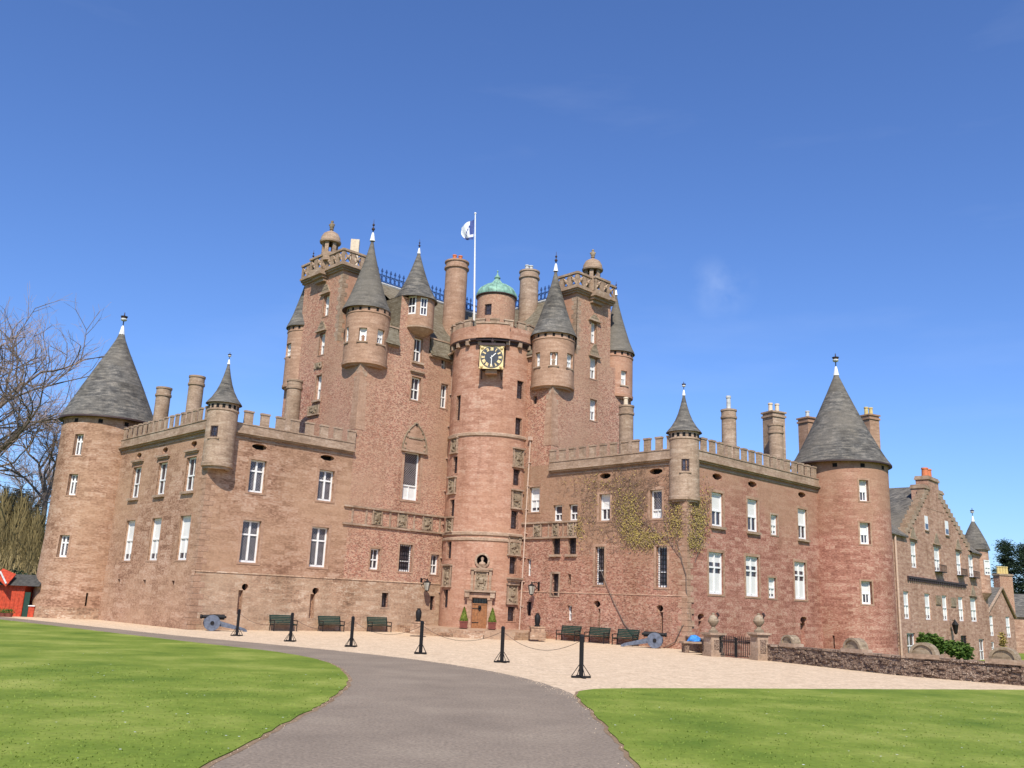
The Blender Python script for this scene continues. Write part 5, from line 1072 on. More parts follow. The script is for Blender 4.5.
# ================================================================== GARDEN WALL, PIERS, GATE
GW = [V2(13.15, 47.2), V2(16.6, 39.3), V2(21.6, 34.4)]
mb = MB(); rw_ = random.Random(8)
for a, b in zip(GW[:-1], GW[1:]):
    d = (b-a).normalized(); n = V2(-d.y, d.x)*-1; n = n if n.dot(V2(-13, -45)) > 0 else -n; f = Flat(a, d, n); L_ = (b-a).length; k = int(L_/.5)
    for i in range(k):                    # rough face and an uneven coping
        u0, u1 = L_*i/k, L_*(i+1)/k; t = .70+rw_.uniform(-.015, .015); mb.box(f, u0, u1, -1.5, t, -.45, rw_.uniform(-.02, .03), garden_rubble); mb.box(f, u0+.01, u1-.01, t, t+.09, -.50, .06+rw_.uniform(-.02, .03), dressed if rw_.random() < .25 else garden_rubble)
    for _ in range(int(L_*16)):
        u = rw_.uniform(.1, L_-.1); z = rw_.uniform(.02, .62); s_ = rw_.uniform(.07, .16); h_ = s_*.5; p = rw_.uniform(.03, .09)
        mb.hexa([f.pt(u-s_, z-h_, 0), f.pt(u+s_, z-h_, 0), f.pt(u+s_, z+h_, 0), f.pt(u-s_, z+h_, 0), f.pt(u-s_*.8, z-h_*.7, p), f.pt(u+s_*.8, z-h_*.7, p), f.pt(u+s_*.8, z+h_*.7, p), f.pt(u-s_*.8, z+h_*.7, p)], garden_rubble)
gwo = mb.build('garden_wall'); tag(gwo, 'long low dark rubble wall running right from the gate', 'wall')
def on_wall(px):
    al = atan2(ray(px, 650).x, ray(px, 650).y)
    for a, b in zip(GW[:-1], GW[1:]):
        for k in range(400):
            p = a.lerp(b, k/400)
            if abs(atan2(p.x, p.y)-al) < .0009: d = (b-a).normalized(); n = V2(d.y, -d.x); n = n if n.dot(p) < 0 else -n; return Flat(p, d, n)
for px, R_, lb in ((789.0, .44, 'half-round stone cresting on the garden wall, nearest the gate'), (853.6, .52, 'half-round stone cresting on the garden wall below the right round tower'), (923.8, .52, 'half-round stone cresting on the garden wall in front of the green bushes'), (1003.5, .52, 'half-round stone cresting on the garden wall at the right edge')):
    f = on_wall(px)
    if not f: continue
    mb = MB(); mb.box(f, -R_*1.25, R_*1.25, .74, .92, -.48, .10, dressed); n = 14
    for i in range(n):
        t0, t1_ = pi*i/n, pi*(i+1)/n
        for r0, r1, d in ((0, R_*.78, .02), (R_*.78, R_, .09)):
            mb.hexa([f.pt(r0*cos(t0), .92+r0*.88*sin(t0), -.40), f.pt(r1*cos(t0), .92+r1*.88*sin(t0), -.40), f.pt(r1*cos(t1_), .92+r1*.88*sin(t1_), -.40), f.pt(r0*cos(t1_), .92+r0*.88*sin(t1_), -.40), f.pt(r0*cos(t0), .92+r0*.88*sin(t0), d), f.pt(r1*cos(t0), .92+r1*.88*sin(t0), d), f.pt(r1*cos(t1_), .92+r1*.88*sin(t1_), d), f.pt(r0*cos(t1_), .92+r0*.88*sin(t1_), d)], carved)
    tag(mb.build('wall_cresting'), lb, 'stone cresting', 'half-round crestings on the garden wall')
def pier(px, pyb, xl, xr, yurn, lb, lb2):
    p = gnd(px, pyb); D = p.y+.4; p = at(px, 645, D); t = thing('gate_pier', lb, 'gate pier', (p.x, D, 0), .35, 'stone gate piers'); w = (xr-xl)/2/F*D*1.0*.9; f = Flat(V2(0, 0), V2(1, 0), V2(0, -1)); mb = MB(); zc = at(px, 636, D).z
    mb.box(f, -w, w, -.3, zc, -w, w, dressed); mb.box(f, -w-.05, w+.05, -.3, .2, -w-.05, w+.05, dressed); mb.box(f, -w*.55, w*.55, .35, zc-.18, w, w+.03, garden_rubble); mb.build('shaft', t)
    mb = MB(); mb.box(f, -w-.06, w+.06, zc, zc+.07, -w-.06, w+.06, dressed); mb.box(f, -w-.12, w+.12, zc+.07, zc+.17, -w-.12, w+.12, dressed); mb.build('cap', t)
    zt = at(px, yurn, D).z; H = zt-zc-.17; z0 = zc+.17; u = thing('stone_urn', lb2, 'urn', (p.x, D, z0), .2, 'stone urns on the gate piers'); mb = MB()
    mb.lathe((0, 0), [(0, 0), (.25, 0), (.23, H*.10), (.12, H*.20), (.09, H*.28), (.18, H*.40), (.27, H*.52), (.28, H*.60), (.22, H*.72), (.20, H*.77), (.13, H*.84), (.07, H*.90), (.09, H*.95), (0, H)], carved, 20); mb.build('bowl', u)
    mb = MB(); mb.tube([(.2, -.05, H*.72), (.26, -.1, H*.86), (.16, -.12, H*.98)], .07, rustyiron, 6); mb.build('finial', u); return V2(p.x, D), zc
pa, zc1 = pier(713.5, 656.5, 706, 721, 612.5, 'left stone gate pier beside the blue tarpaulin', 'carved stone urn on the left gate pier'); pb, zc2 = pier(759.3, 660.5, 752.5, 766, 613, 'right stone gate pier at the end of the rubble wall', 'carved stone urn on the right gate pier')
d = (pb-pa).normalized(); L_ = (pb-pa).length; f = Flat(pa, d, V2(d.y, -d.x)); gt = thing('iron_gate', 'black wrought iron double gate between the two stone piers', 'gate', (pa.x, pa.y, 0), atan2(d.y, d.x)); f = Flat(V2(0, 0), V2(1, 0), V2(0, -1)); GH = .95
for s_, (u0, u1) in enumerate(((.38, L_/2-.02), (L_/2+.02, L_-.38))):
    mb = MB(); mb.box(f, u0, u0+.05, .04, GH+.05, -.025, .025, iron); mb.box(f, u1-.05, u1, .04, GH+.08, -.03, .03, iron)
    for z in (.08, GH-.22, GH-.06): mb.box(f, u0, u1, z, z+.035, -.015, .015, iron)
    n = 9
    for i in range(1, n):
        u = u0+(u1-u0)*i/n; mb.box(f, u-.013, u+.013, .08, GH+.04, -.013, .013, iron); mb.hexa([f.pt(u-.03, GH+.03, -.01), f.pt(u+.03, GH+.03, -.01), f.pt(u+.03, GH+.03, .01), f.pt(u-.03, GH+.03, .01), f.pt(u-.003, GH+.15, -.003), f.pt(u+.003, GH+.15, -.003), f.pt(u+.003, GH+.15, .003), f.pt(u-.003, GH+.15, .003)], iron)
        mb.ball(f.pt(u+(u1-u0)/n/2, GH-.13, 0), .05, rustyiron, 6, 4)
    mb.build('gate_leaf', gt)
# low wall behind the gate and from the pier back to the castle
mb = MB(); a_ = V2(pa.x, pa.y+.3); b_ = O+B*T2+A*.1; b_ = V2(b_.x, b_.y); d = (b_-a_).normalized(); f = Flat(a_, d, V2(-d.y, d.x)); mb.box(f, 0, (b_-a_).length, -.2, .72, -.4, 0, garden_rubble); mb.box(f, 0, (b_-a_).length, .72, .80, -.45, .05, dressed); tag(mb.build('low_wall'), 'short low stone wall from the left gate pier back to the castle corner', 'wall')
# blue tarpaulin on a small stone table
p = gnd(693.5, 655); D = p.y+2.4; p = at(694, 640, D); t = thing('stone_table', 'rough stone table below the blue tarpaulin, beside the left gate pier', 'table', (p.x, D, 0)); f = Flat(V2(0, 0), V2(1, .2), V2(.2, -1)); mb = MB(); zt = at(694, 641.5, D).z
mb.box(f, -.75, .8, zt-.10, zt, -.35, .35, dressed); mb.build('top', t)
for s_ in (-.5, .55): mb = MB(); mb.box(f, s_-.12, s_+.12, 0, zt-.1, -.25, .25, garden_rubble); mb.build('leg', t)
mb = MB(); rt_ = random.Random(2); seg_ = 22; rings_ = [[Vector(((R0*(1+.16*sin(3*t_+k)+rt_.uniform(-.06, .06)))*cos(t_), (R0*(1+.16*sin(3*t_+k)+rt_.uniform(-.06, .06)))*sin(t_), h_+rt_.uniform(-.03, .03))) for t_ in [2*pi*q/seg_ for q in range(seg_)]] for k, (R0, h_) in enumerate(((.46, .0), (.43, .14), (.36, .30), (.24, .42), (.10, .47)))]
for k in range(4):
    for q in range(seg_): mb.face([rings_[k][q], rings_[k][(q+1) % seg_], rings_[k+1][(q+1) % seg_], rings_[k+1][q]], tarp)
mb.face(rings_[-1], tarp); o = mb.build('blue_tarpaulin'); o.location = (p.x, D, zt+.004); o.scale = (.80, .6, .70); tag(o, 'bright blue tarpaulin bundled on the stone table by the gate', 'tarpaulin')

# ================================================================== CREEPER ON THE RIGHT WING
r = random.Random(11); cr = thing('climbing_plant', 'bare-stemmed creeper with patches of yellow-green leaf spread over the right wing wall', 'climbing plant', (P4.x, P4.y, 0))
def loc(p): return Vector(p)-V2(P4.x, P4.y)
mb = MB(); stems = [[(664, 649), (676.8, 642), (684, 626), (690.3, 622), (689, 590), (687.5, 575), (681.6, 557.5), (670, 541), (655, 530)], [(642, 642), (626, 624), (615, 602), (606, 582), (598, 560)], [(683, 560), (676, 535), (684, 520)], [(694, 560), (699, 548), (704, 530)], [(655, 530), (640, 520), (622, 512), (600, 500)], [(670, 541), (664, 515), (655, 485)], [(655, 530), (638, 540), (620, 535)]]
for i, st_ in enumerate(stems):
    P_ = []
    for x, y in st_:
        f = fR if x < 689.5 else fRo; u, z = f.hit(x, y); P_.append(loc(f.pt(max(u, .05) if f is fRo else min(u, T2), z, .07+.03*r.random())))
    mb.tube(P_, .030 if i < 2 else .018, bark, 6, .018 if i < 2 else .008)
mb.build('stem', cr)
mb = MB(); lf = MB()
def inwin(f, u, z):
    hs = (rwing if f is fR else ro); return any(h['r'][0]-.12 < u < h['r'][1]+.12 and h['r'][2]-.1 < z < h['r'][3]+.1 for h in hs)
for _ in range(2600):                     # fine dead twigs clinging to the wall
    x, y = r.gauss(628, 32), r.gauss(505, 24)
    if not (556 < x < 687 and 466 < y < 556): continue
    u, z = fR.hit(x, y); a = r.uniform(0, pi); l = r.uniform(.25, .8); p = fR.pt(u, z, .02); d = A*0+B*cos(a)*l+Z*sin(a)*l*.8; w = r.uniform(.008, .018)
    if inwin(fR, u, z) or inwin(fR, u+cos(a)*l, z+sin(a)*l*.8): continue
    n = (Z*cos(a)-B*sin(a))*w; q = loc(p); mb.face([q-n, q+n, q+d+n*.3+A*.06, q+d-n*.3+A*.06], ivybrown)
mb.build('twigs', cr)
lobes = [(fR, 629, 513, 10, 15, 1500), (fR, 646, 540, 14, 7, 1900), (fR, 634, 530, 9, 10, 1000), (fR, 676, 520, 6, 17, 1000), (fRo, 697, 520, 6.5, 19, 2400), (fRo, 694, 541, 6, 7, 800), (fR, 600, 480, 26, 9, 260), (fR, 612, 500, 22, 20, 500), (fR, 580, 528, 4, 10, 260), (fRo, 708, 503, 5, 16, 260)]
for f, cx, cy, sx, sy, n in lobes:
    for _ in range(int(n*.8)):
        x, y = r.gauss(cx, sx*.70), r.gauss(cy, sy*.70); u, z = f.hit(x, y)
        if inwin(f, u, z) or (f is fR and u > T2) or (f is fRo and u < 0): continue
        q = loc(f.pt(u, z, r.uniform(.03, .13))); n_ = (f.N+Vector((r.uniform(-.5, .5), r.uniform(-.5, .5), r.uniform(-.2, .6)))).normalized(); a_ = n_.cross(Z).normalized(); b_ = n_.cross(a_); s_ = r.uniform(.022, .05)
        lf.face([q-a_*s_, q-b_*s_, q+a_*s_, q+b_*s_*1.2], ivy if r.random() < .62 else ivybrown)
lf.build('leaves', cr)

# ================================================================== HOUSE RANGE TO THE RIGHT
az = radians(41); AD = V2(sin(az), cos(az)); P0 = at(905, 622, 76); P0 = V2(P0.x, P0.y); fA = Flat(P0, AD, V2(AD.y, -AD.x))
an = thing('mansion_wing', 'lower stone house range with a crow-stepped gable right of the round tower', 'house', (P0.x, P0.y, 0))
UE = fA.hit(988, 600)[0]; print('UE', UE)
def anb(mb, name, parent=an): 
    mb.v = [tuple(Vector(v)-V2(P0.x, P0.y)) for v in mb.v]; return mb.build(name, parent)
w_ = lambda *a, **k: W(fA, *a, **k); SA = (.15, annex_stone)
up = row([w_(914, 555.7, 5.6, 26, 'fullblind', .2), w_(937.5, 559.6, 6, 24, 'fullblind', .2), w_(959, 563, 4.8, 23, 'fullblind', .2), w_(971.4, 566, 5, 23, 'fullblind', .2)])
lo_ = row([w_(906.7, 603.6, 5.6, 26, 'fullblind', .2), w_(928, 605.8, 5.6, 26, 'fullblind', .2), w_(945.2, 608, 5, 25, 'fullblind', .2), w_(961.4, 610, 5, 25, 'fullblind', .2), w_(974, 611, 6, 24, 'fullblind', .2)])
gd = [w_(911.7, 645, 8.5, 24, 'sash', .25), w_(982.3, 650, 5.5, 22, 'sash', .25), w_(964, 640, 6, 9, 'grille', .2), w_(897.5, 641, 3, 16, 'grille', .2)]
mb = MB(); wall(mb, fA, -7, UE, -1.6, 8.95, annex_stone, up+lo_+gd)
fe = Flat(fA.pt(UE, 0), V2(-fA.N.x, -fA.N.y), AD); wall(mb, fe, 0, 9, -1.6, 8.95, annex_stone); fw2 = Flat(fA.pt(-7, 0), V2(-fA.N.x, -fA.N.y), -AD); wall(mb, fw2, 0, 9, -1.6, 8.95, annex_stone)
fbk = Flat(fA.pt(0, 0, -9), AD, V2(-fA.N.x, -fA.N.y)); wall(mb, fbk, -7, UE, -1.6, 8.95, annex_stone)
w_all = anb(mb, 'wall')
GP = [(1.5, 8.95), (1.5, 9.35), (7.0, 13.1), (9.7, 14.4), (12.6, 13.1), (20.4, 9.6), (20.4, 8.95)]
mb = MB(); F1 = [fA.pt(u, z, .0) for u, z in GP]; F2 = [fA.pt(u, z, -.5) for u, z in GP]; mb.face(F1, annex_stone, nh=fA.N); mb.face(F2, annex_stone)
for i in range(len(GP)): j = (i+1) % len(GP); mb.face([F1[i], F1[j], F2[j], F2[i]], annex_stone)
for (ua, za, ub, zb, n) in ((1.3, 9.2, 8.3, 13.9, 11), (20.6, 9.4, 11.2, 13.9, 13)):     # crow steps
    for i in range(n):
        t = i/n; t2 = (i+1)/n; a_, b_ = sorted((ua+(ub-ua)*t, ua+(ub-ua)*t2)); zt = za+(zb-za)*t2; mb.box(fA, a_, b_, zt-.65, zt+.10, -.55, .06, dressed)
anb(mb, 'gable')
for x, y in ((926.3, 523), (946.7, 528)):
    rr_ = rect(fA, x, y, 3.2, 14); mb = MB(); mb.box(fA, rr_[0], rr_[1], rr_[2], rr_[3], -.1, .02, white); mb.box(fA, rr_[0]-.1, rr_[1]+.1, rr_[2]-.12, rr_[2], -.1, .12, dressed); mb.box(fA, rr_[0]+.08, rr_[1]-.08, rr_[2]+.1, rr_[2]+.55, 0, .03, glass); anb(mb, 'window')
def fitA(hs):
    for h in hs:
        o = window(fA, h, an); o.data.transform(Matrix.Translation(-P0))
fitA(up+lo_+gd)
mb = MB(); ez, rz_, dp = 9.0, 12.7, 4.5
for u0, u1 in ((-7, 1.4), (20.5, UE+.3)):
    mb.face([fA.pt(u0, ez, .25), fA.pt(u1, ez, .25), fA.pt(u1, rz_, -dp), fA.pt(u0, rz_, -dp)], slate, nh=Z); mb.face([fA.pt(u0, ez-.12, .25), fA.pt(u1, ez-.12, .25), fA.pt(u1, ez, .25), fA.pt(u0, ez, .25)], slate)
mb.face([fA.pt(1.4, ez, -.5), fA.pt(20.5, ez, -.5), fA.pt(20.5, rz_, -dp), fA.pt(1.4, rz_, -dp)], slate, nh=Z)
mb.face([fA.pt(-7, ez, -9.2), fA.pt(UE+.3, ez, -9.2), fA.pt(UE+.3, rz_, -dp), fA.pt(-7, rz_, -dp)], slate, nh=Z)
for u, s_ in ((-7, 1), (UE+.3, 1)): mb.face([fA.pt(u, ez, .25), fA.pt(u, rz_, -dp), fA.pt(u, ez, -9.2)], annex_stone)
mb.face([fA.pt(1.5, 9.3, -.3), fA.pt(9.7, 14.2, -.3), fA.pt(9.7, 14.2, -6), fA.pt(1.5, 9.3, -4)], slate, nh=Z); mb.face([fA.pt(20.4, 9.5, -.3), fA.pt(9.7, 14.2, -.3), fA.pt(9.7, 14.2, -6), fA.pt(20.4, 9.5, -4)], slate, nh=Z)
anb(mb, 'roof')
for ua, ub, zt, pots in ((8.6, 11.6, at(930, 478, 84).z, True), (7.2, 8.6, at(922, 488, 84).z, False), (11.6, 12.8, at(941, 489, 84).z, False)):
    mb = MB(); mb.box(fA, ua, ub, 12, zt-.35, -1.1, .02, annex_stone); mb.box(fA, ua-.1, ub+.1, zt-.35, zt-.15, -1.2, .12, dressed); mb.box(fA, ua-.04, ub+.04, zt-.15, zt, -1.15, .05, dressed); c_ = anb(mb, 'chimney')
    if pots:
        for u in (9.5, 10.5):
            q = fA.pt(u, 0, -.5)-P0; mb = MB(); mb.lathe((q.x, q.y), [(.30, zt), (.27, zt+.7), (.32, zt+.72), (.30, zt+.85), (.15, zt+.85)], pot_red, 12); mb.build('chimney_pot', c_)
mb = MB(); z1 = fA.hit(936, 581)[1]; ua, ub = fA.hit(907, 576)[0], fA.hit(966, 586)[0]; mb.box(fA, ua, ub, z1-.06, z1+.10, -.05, .16, rustyiron)
for i in range(int((ub-ua)/.55)): mb.box(fA, ua+.55*i, ua+.55*i+.3, z1-.28, z1-.06, -.05, .12, rustyiron)
anb(mb, 'string_course')
for h in (up[1], up[2], up[3]):          # iron balconets
    u0, u1, z0, _ = h['r']; mb = MB()
    mb.box(fA, u0-.2, u1+.2, z0-.06, z0, 0, .45, iron); mb.box(fA, u0-.2, u1+.2, z0+.55, z0+.60, .40, .45, iron)
    for k in range(9): x = u0-.2+(u1-u0+.37)*k/8; mb.box(fA, x, x+.03, z0, z0+.56, .41, .44, iron)
    anb(mb, 'balconet')
for h in up[:3]+[lo_[4]]:
    u0, u1, z0, z1 = h['r']; m = (u0+u1)/2; mb = MB(); mb.box(fA, u0-.25, u1+.25, z1+.2, z1+.3, -.05, .16, dressed)
    mb.hexa([fA.pt(m-.9, z1+.3, -.05), fA.pt(m+.9, z1+.3, -.05), fA.pt(m+.9, z1+.3, .07), fA.pt(m-.9, z1+.3, .07), fA.pt(m-.15, z1+1.25, -.05), fA.pt(m+.15, z1+1.25, -.05), fA.pt(m+.15, z1+1.25, .06), fA.pt(m-.15, z1+1.25, .06)], carved); anb(mb, 'window_pediment')
for x, y in ((938, 600), (953, 602)): rr_ = rect(fA, x, y, 5, 9); mb = MB(); mb.box(fA, rr_[0], rr_[1], rr_[2], rr_[3], -.05, .09, carved); anb(mb, 'carved_panel')
mb = MB(); u = fA.hit(895, 600)[0]; mb.tube([fA.pt(u+.5, 8.8, .12), fA.pt(u+.5, -1.3, .12)], .09, pipe_pale, 8); anb(mb, 'drain_pipe')
TC = fA.pt(fA.hit(983, 570)[0], 0, -.6); tD = TC.y; ftu = Round(TC, 1.2); z0_, z1_ = at(983, 593, tD).z, at(982, 550, tD).z; tb = atan2(-TC.y, -TC.x)
tw = [W(ftu, 987.6, 567.5, 5, 15, 'fullblind', .12)]; mb = MB(); wall(mb, ftu, tb-pi, tb+pi, z0_, z1_, annex_stone, tw); mb.lathe(TC, [(.2, z0_-1.4), (.7, z0_-.7), (1.2, z0_-.1), (1.25, z0_)], annex_stone, 30); tu = anb(mb, 'turret')
mb = MB(); za_ = at(978.6, 520, tD).z; mb.lathe((TC.x, TC.y), [(1.1, z1_), (1.42, z1_-.05), (1.40, z1_+.05), (1.1, z1_+.9), (.6, z1_+2.0), (.06, za_)], slate, 30); mb.v = [tuple(Vector(v)-P0) for v in mb.v]; mb.build('roof', tu)
o = window(ftu, tw[0], tu); o.data.transform(Matrix.Translation(-P0)); fo_ = finial((TC.x-P0.x, TC.y-P0.y), za_-.1, 1.1, tu, ball=True)
q = fA.pt(*fA.hit(950, 626), .45); t = thing('wall_lantern', 'dark lantern over the doorway of the house range', 'lantern', tuple(q)); mb = MB(); mb.lathe((0, 0), [(0, -.75), (.16, -.6), (.30, .1), (.34, .14), (.08, .5), (0, .65)], iron, 6); mb.build('lamp_glass', t); mb = MB(); mb.tube([(0, 0, .5), tuple(-fA.N*.4+Z*.55)], .03, iron, 6); mb.build('bracket', t)
# ---- the gabled lodge at the right edge
LP = at(987.5, 620, 99); LP = V2(LP.x, LP.y); fG = Flat(LP, AD, V2(AD.y, -AD.x)); lg = thing('gabled_lodge', 'small gabled stone house at the right edge beyond the turreted range', 'house', (LP.x, LP.y, 0))
def lgb(mb, name, parent=lg): mb.v = [tuple(Vector(v)-LP) for v in mb.v]; return mb.build(name, parent)
lw2 = [W(fG, 991.6, 624.5, 3.6, 23, 'fullblind', .15), W(fG, 1008.3, 626.5, 4, 22, 'fullblind', .15), W(fG, 993, 647, 3, 10, 'sash', .15)]
zE = fG.hit(1012, 617)[1]; uE = fG.hit(1014, 617)[0]; uP, zP = fG.hit(1000.5, 588.5); mb = MB(); wall(mb, fG, -1.0, uE, -1.6, zE, annex_stone, lw2)
GG = [(-1.0, zE), (uE, zE), (uP, zP)]; mb.face([fG.pt(u, z) for u, z in GG], annex_stone, nh=fG.N)
fgl = Flat(fG.pt(-1, 0), -fG.N, -AD); wall(mb, fgl, 0, 12, -1.6, zE, annex_stone); fgr = Flat(fG.pt(uE, 0), -fG.N, AD); wall(mb, fgr, 0, 12, -1.6, zE, annex_stone); lgb(mb, 'wall')
mb = MB()
for u, s_ in ((-1.25, 1), (uE+.25, 1)): mb.face([fG.pt(u, zE-.1, .2), fG.pt(uP, zP+.12, .2), fG.pt(uP, zP+.12, -12), fG.pt(u, zE-.1, -12)], slate, nh=Z); 
mb.tube([fG.pt(-1.25, zE-.1, .15), fG.pt(uP, zP+.1, .15), fG.pt(uE+.25, zE-.1, .15)], .14, dressed, 6)
lgb(mb, 'roof')
for h in lw2: o = window(fG, h, lg); o.data.transform(Matrix.Translation(-LP))
mb = MB(); c0, c1 = at(1001.5, 600, 112), at(1017.5, 600, 112); fc = Flat(V2(c0.x, c0.y), V2(1, .3), V2(.3, -1)); wc = (c1-c0).length; zt = at(1009, 574, 112).z
mb.box(fc, 0, wc, 3, zt-.2, -1, 0, rubble_pink); mb.box(fc, -.1, wc+.1, zt-.2, zt, -1.1, .1, dressed); co = lgb(mb, 'chimney')
for k in range(4): q = fc.pt(.35+(wc-.7)*k/3, 0, -.5)-LP; mb = MB(); mb.lathe((q.x, q.y), [(.2, zt), (.17, zt+.75), (.22, zt+.8), (.2, zt+.9), (.1, zt+.9)], yellowpot, 10); mb.build('chimney_pot', co)
# lower slate-roofed outbuilding behind
q0, q1 = at(1004, 622, 118), at(1045, 626, 118); fo2 = Flat(V2(q0.x, q0.y), V2(q1.x-q0.x, q1.y-q0.y-2), V2(.2, -1)); ob = thing('stone_outbuilding', 'low slate-roofed outbuilding just behind the gabled stone house', 'outbuilding', (q0.x, q0.y, 0)); mb = MB(); wall(mb, fo2, 0, 8, -1.6, 3.0, annex_stone); mb.v = [tuple(Vector(v)-V2(q0.x, q0.y)) for v in mb.v]; mb.build('wall', ob)
mb = MB(); mb.hexa([fo2.pt(-.3, 3, .3), fo2.pt(8.3, 3, .3), fo2.pt(8.3, 3, -6), fo2.pt(-.3, 3, -6), fo2.pt(.2, 5.9, -2.9), fo2.pt(8, 5.9, -2.9), fo2.pt(8, 5.9, -3.0), fo2.pt(.2, 5.9, -3.0)], slate); mb.v = [tuple(Vector(v)-V2(q0.x, q0.y)) for v in mb.v]; mb.build('roof', ob)

# ================================================================== BUSHES, TREES
def bush(name, label, cat, blobs, D, mat, n, size, seed, group=None, zoff=-1.35, stem=True, flat=.5, drop=0.):
    r = random.Random(seed); c = at(sum(b[0] for b in blobs)/len(blobs), 620, D); o = thing(name, label, cat, (c.x, c.y, zoff), group=group); mb = MB(); pts = []
    for (x, y, rx, ry) in blobs:
        p = at(x, y, D)-Vector((c.x, c.y, zoff)); RX, RY = rx/F*D, ry/F*D
        for _ in range(n):
            while True:
                v = Vector((r.uniform(-1, 1), r.uniform(-1, 1), r.uniform(-1, 1)))
                if .25 < v.length < 1: break
            k = .82+.3*sin(v.x*7+seed)*sin(v.z*6+v.y*5); pts.append(p+Vector((v.x*RX*k, v.y*RX*k, v.z*RY*k)))
    leafcloud(mb, pts, size, mat, r, flat); mb.build('foliage', o)
    if stem:
        mb = MB()
        for i in range(4): a = r.uniform(-.4, .4); mb.tube([(a, r.uniform(-.3, .3), 0), (a*2, r.uniform(-.4, .4), .9)], .05, bark, 5, .03)
        mb.build('stem', o)
    return o
bush('green_shrub', 'rounded green shrub against the house range, left one of two', 'shrub', [(924, 643, 7, 10), (932, 640, 9, 7), (938, 646, 9, 9)], 72.5, bushg, 1100, .13, 1, 'shrubs before the house range')
bush('green_shrub', 'rounded green shrub against the house range, right one of two', 'shrub', [(951, 648, 8, 8), (958, 650, 10, 10), (966, 652, 7, 9)], 73.5, bushg, 1100, .13, 2, 'shrubs before the house range')
bush('climbing_rose', 'sparse yellow-green climber beside the doorway of the gabled house', 'climbing plant', [(1003, 640, 4, 9), (978, 632, 4, 7)], 97, ivy, 250, .14, 3)
# a dark pine at the right edge
def pine(x, ytop, ybot, w, D, seed, label):
    r = random.Random(seed); b = at(x, 620, D); o = thing('pine_tree', label, 'tree', (b.x, b.y, -1.3), group='dark pines beyond the house range'); zt, zb = at(x, ytop, D).z+1.3, at(x, ybot, D).z+1.3; mb = MB(); lf = MB(); mb.tube([(0, 0, 0), (.2, 0, zt*.5), (0, .1, zt*.96)], .35, bark, 8, .06)
    for i in range(30):
        h = zb+(zt-zb)*(i/29)**.8; R_ = w/F*D*(1-(i/29)**1.6*.8)*r.uniform(.6, 1.1); a = r.uniform(0, 2*pi); tip = Vector((cos(a)*R_, sin(a)*R_, h+r.uniform(-.3, .5))); mb.tube([(0, 0, h-.5), tip], .08, bark, 5, .02)
        pts = []
        for _ in range(260): v = Vector((r.gauss(0, .42), r.gauss(0, .42), r.gauss(0, .22))); pts.append(tip*1+v*(1.2)+(Vector((0, 0, h))-tip)*r.random()*.55)
        leafcloud(lf, pts, .15, conifer, r, .35)
    mb.build('trunk', o); lf.build('crown', o)
pine(1012, 545, 596, 13, 135, 4, 'dark pine with a broken top rising behind the yellow chimney pots'); pine(1030, 548, 600, 12, 132, 5, 'dark pine cut by the right edge of the view')
pine(1040, 575, 615, 14, 150, 6, 'low dark pine farthest right behind the outbuilding')
# bare broadleaf trees at the left
def bare_tree(x, D, seed, label, h, lean, spread, limbs, levels=6, z0=0., first=.28, r0=.42):
    r = random.Random(seed); b = at(x, 600, D); o = thing('bare_tree', label, 'tree', (b.x, b.y, z0), group='leafless trees left of the castle'); mb = MB(); tw = MB()
    def ribbon(p, q, w):
        d = (q-p); n = d.cross(Vector((0, -1, 0))); n = n.normalized()*w if n.length > 1e-6 else Vector((w, 0, 0)); n2 = d.normalized().cross(n)
        tw.face([p-n, p+n, q+n*.5, q-n*.5], twig); 
    def grow(p, d, l, rad, lev):
        pts = [p]; dd = d.copy(); n = 4 if lev < 4 else 2
        for i in range(n):
            dd = (dd+Vector((r.gauss(0, .16), r.gauss(0, .16), r.gauss(.03, .10)))).normalized(); pts.append(pts[-1]+dd*l/n)
        if rad > .028: mb.tube(pts, rad, bark, 6 if lev < 3 else 4, rad*.62)
        else:
            for a, c in zip(pts[:-1], pts[1:]): ribbon(a, c, max(rad*.8, .011))
        if lev >= levels: return
        k = 3 if lev < 3 else 4
        for i in range(k):
            t = r.uniform(.35, 1.0) if i else 1.0; j = min(n-1, int(t*n)); q = pts[j].lerp(pts[j+1], t*n-j) if t < 1 else pts[-1]
            ax = Vector((r.gauss(0, 1), r.gauss(0, 1), r.gauss(0, 1))).normalized(); nd = (Matrix.Rotation(r.uniform(.35, .95), 3, dd.cross(ax).normalized())@dd); nd.z += .08; nd.normalize()
            grow(q, nd, l*r.uniform(.58, .80), rad*r.uniform(.48, .66), lev+1)
    trunk_top = Vector((lean*h*first, 0, h*first)); mb.tube([Vector((0, 0, 0)), trunk_top*.5+Vector((.1, 0, 0)), trunk_top], r0, bark, 10, r0*.75)
    for (dx, dy, dz, l, q) in limbs: grow(trunk_top, Vector((dx, dy, dz)).normalized(), l, r0*q, 1)
    mb.build('trunk', o); tw.build('twigs', o); return o
bare_tree(30, 88, 21, 'leafless tree with a forked trunk just left of the round tower', 26, .0, 1, [(-.6, .1, 1, 4.4, .6), (-.02, .3, 1, 3.9, .55), (-.9, .2, .6, 4.4, .45), (.18, .4, 1, 2.8, .45)], 6, first=.38, r0=.30)
bare_tree(-106, 80, 22, 'large spreading leafless tree reaching in from the left edge', 30, .06, 1, [(.50, .25, 1, 8.2, .6), (.30, .3, 1, 8.4, .6), (.85, .2, .85, 7.0, .55), (.9, .4, .5, 6.0, .42), (.65, .5, .9, 7.4, .5), (.4, .1, 1.1, 7.6, .5)], 6, first=.32, r0=.46)
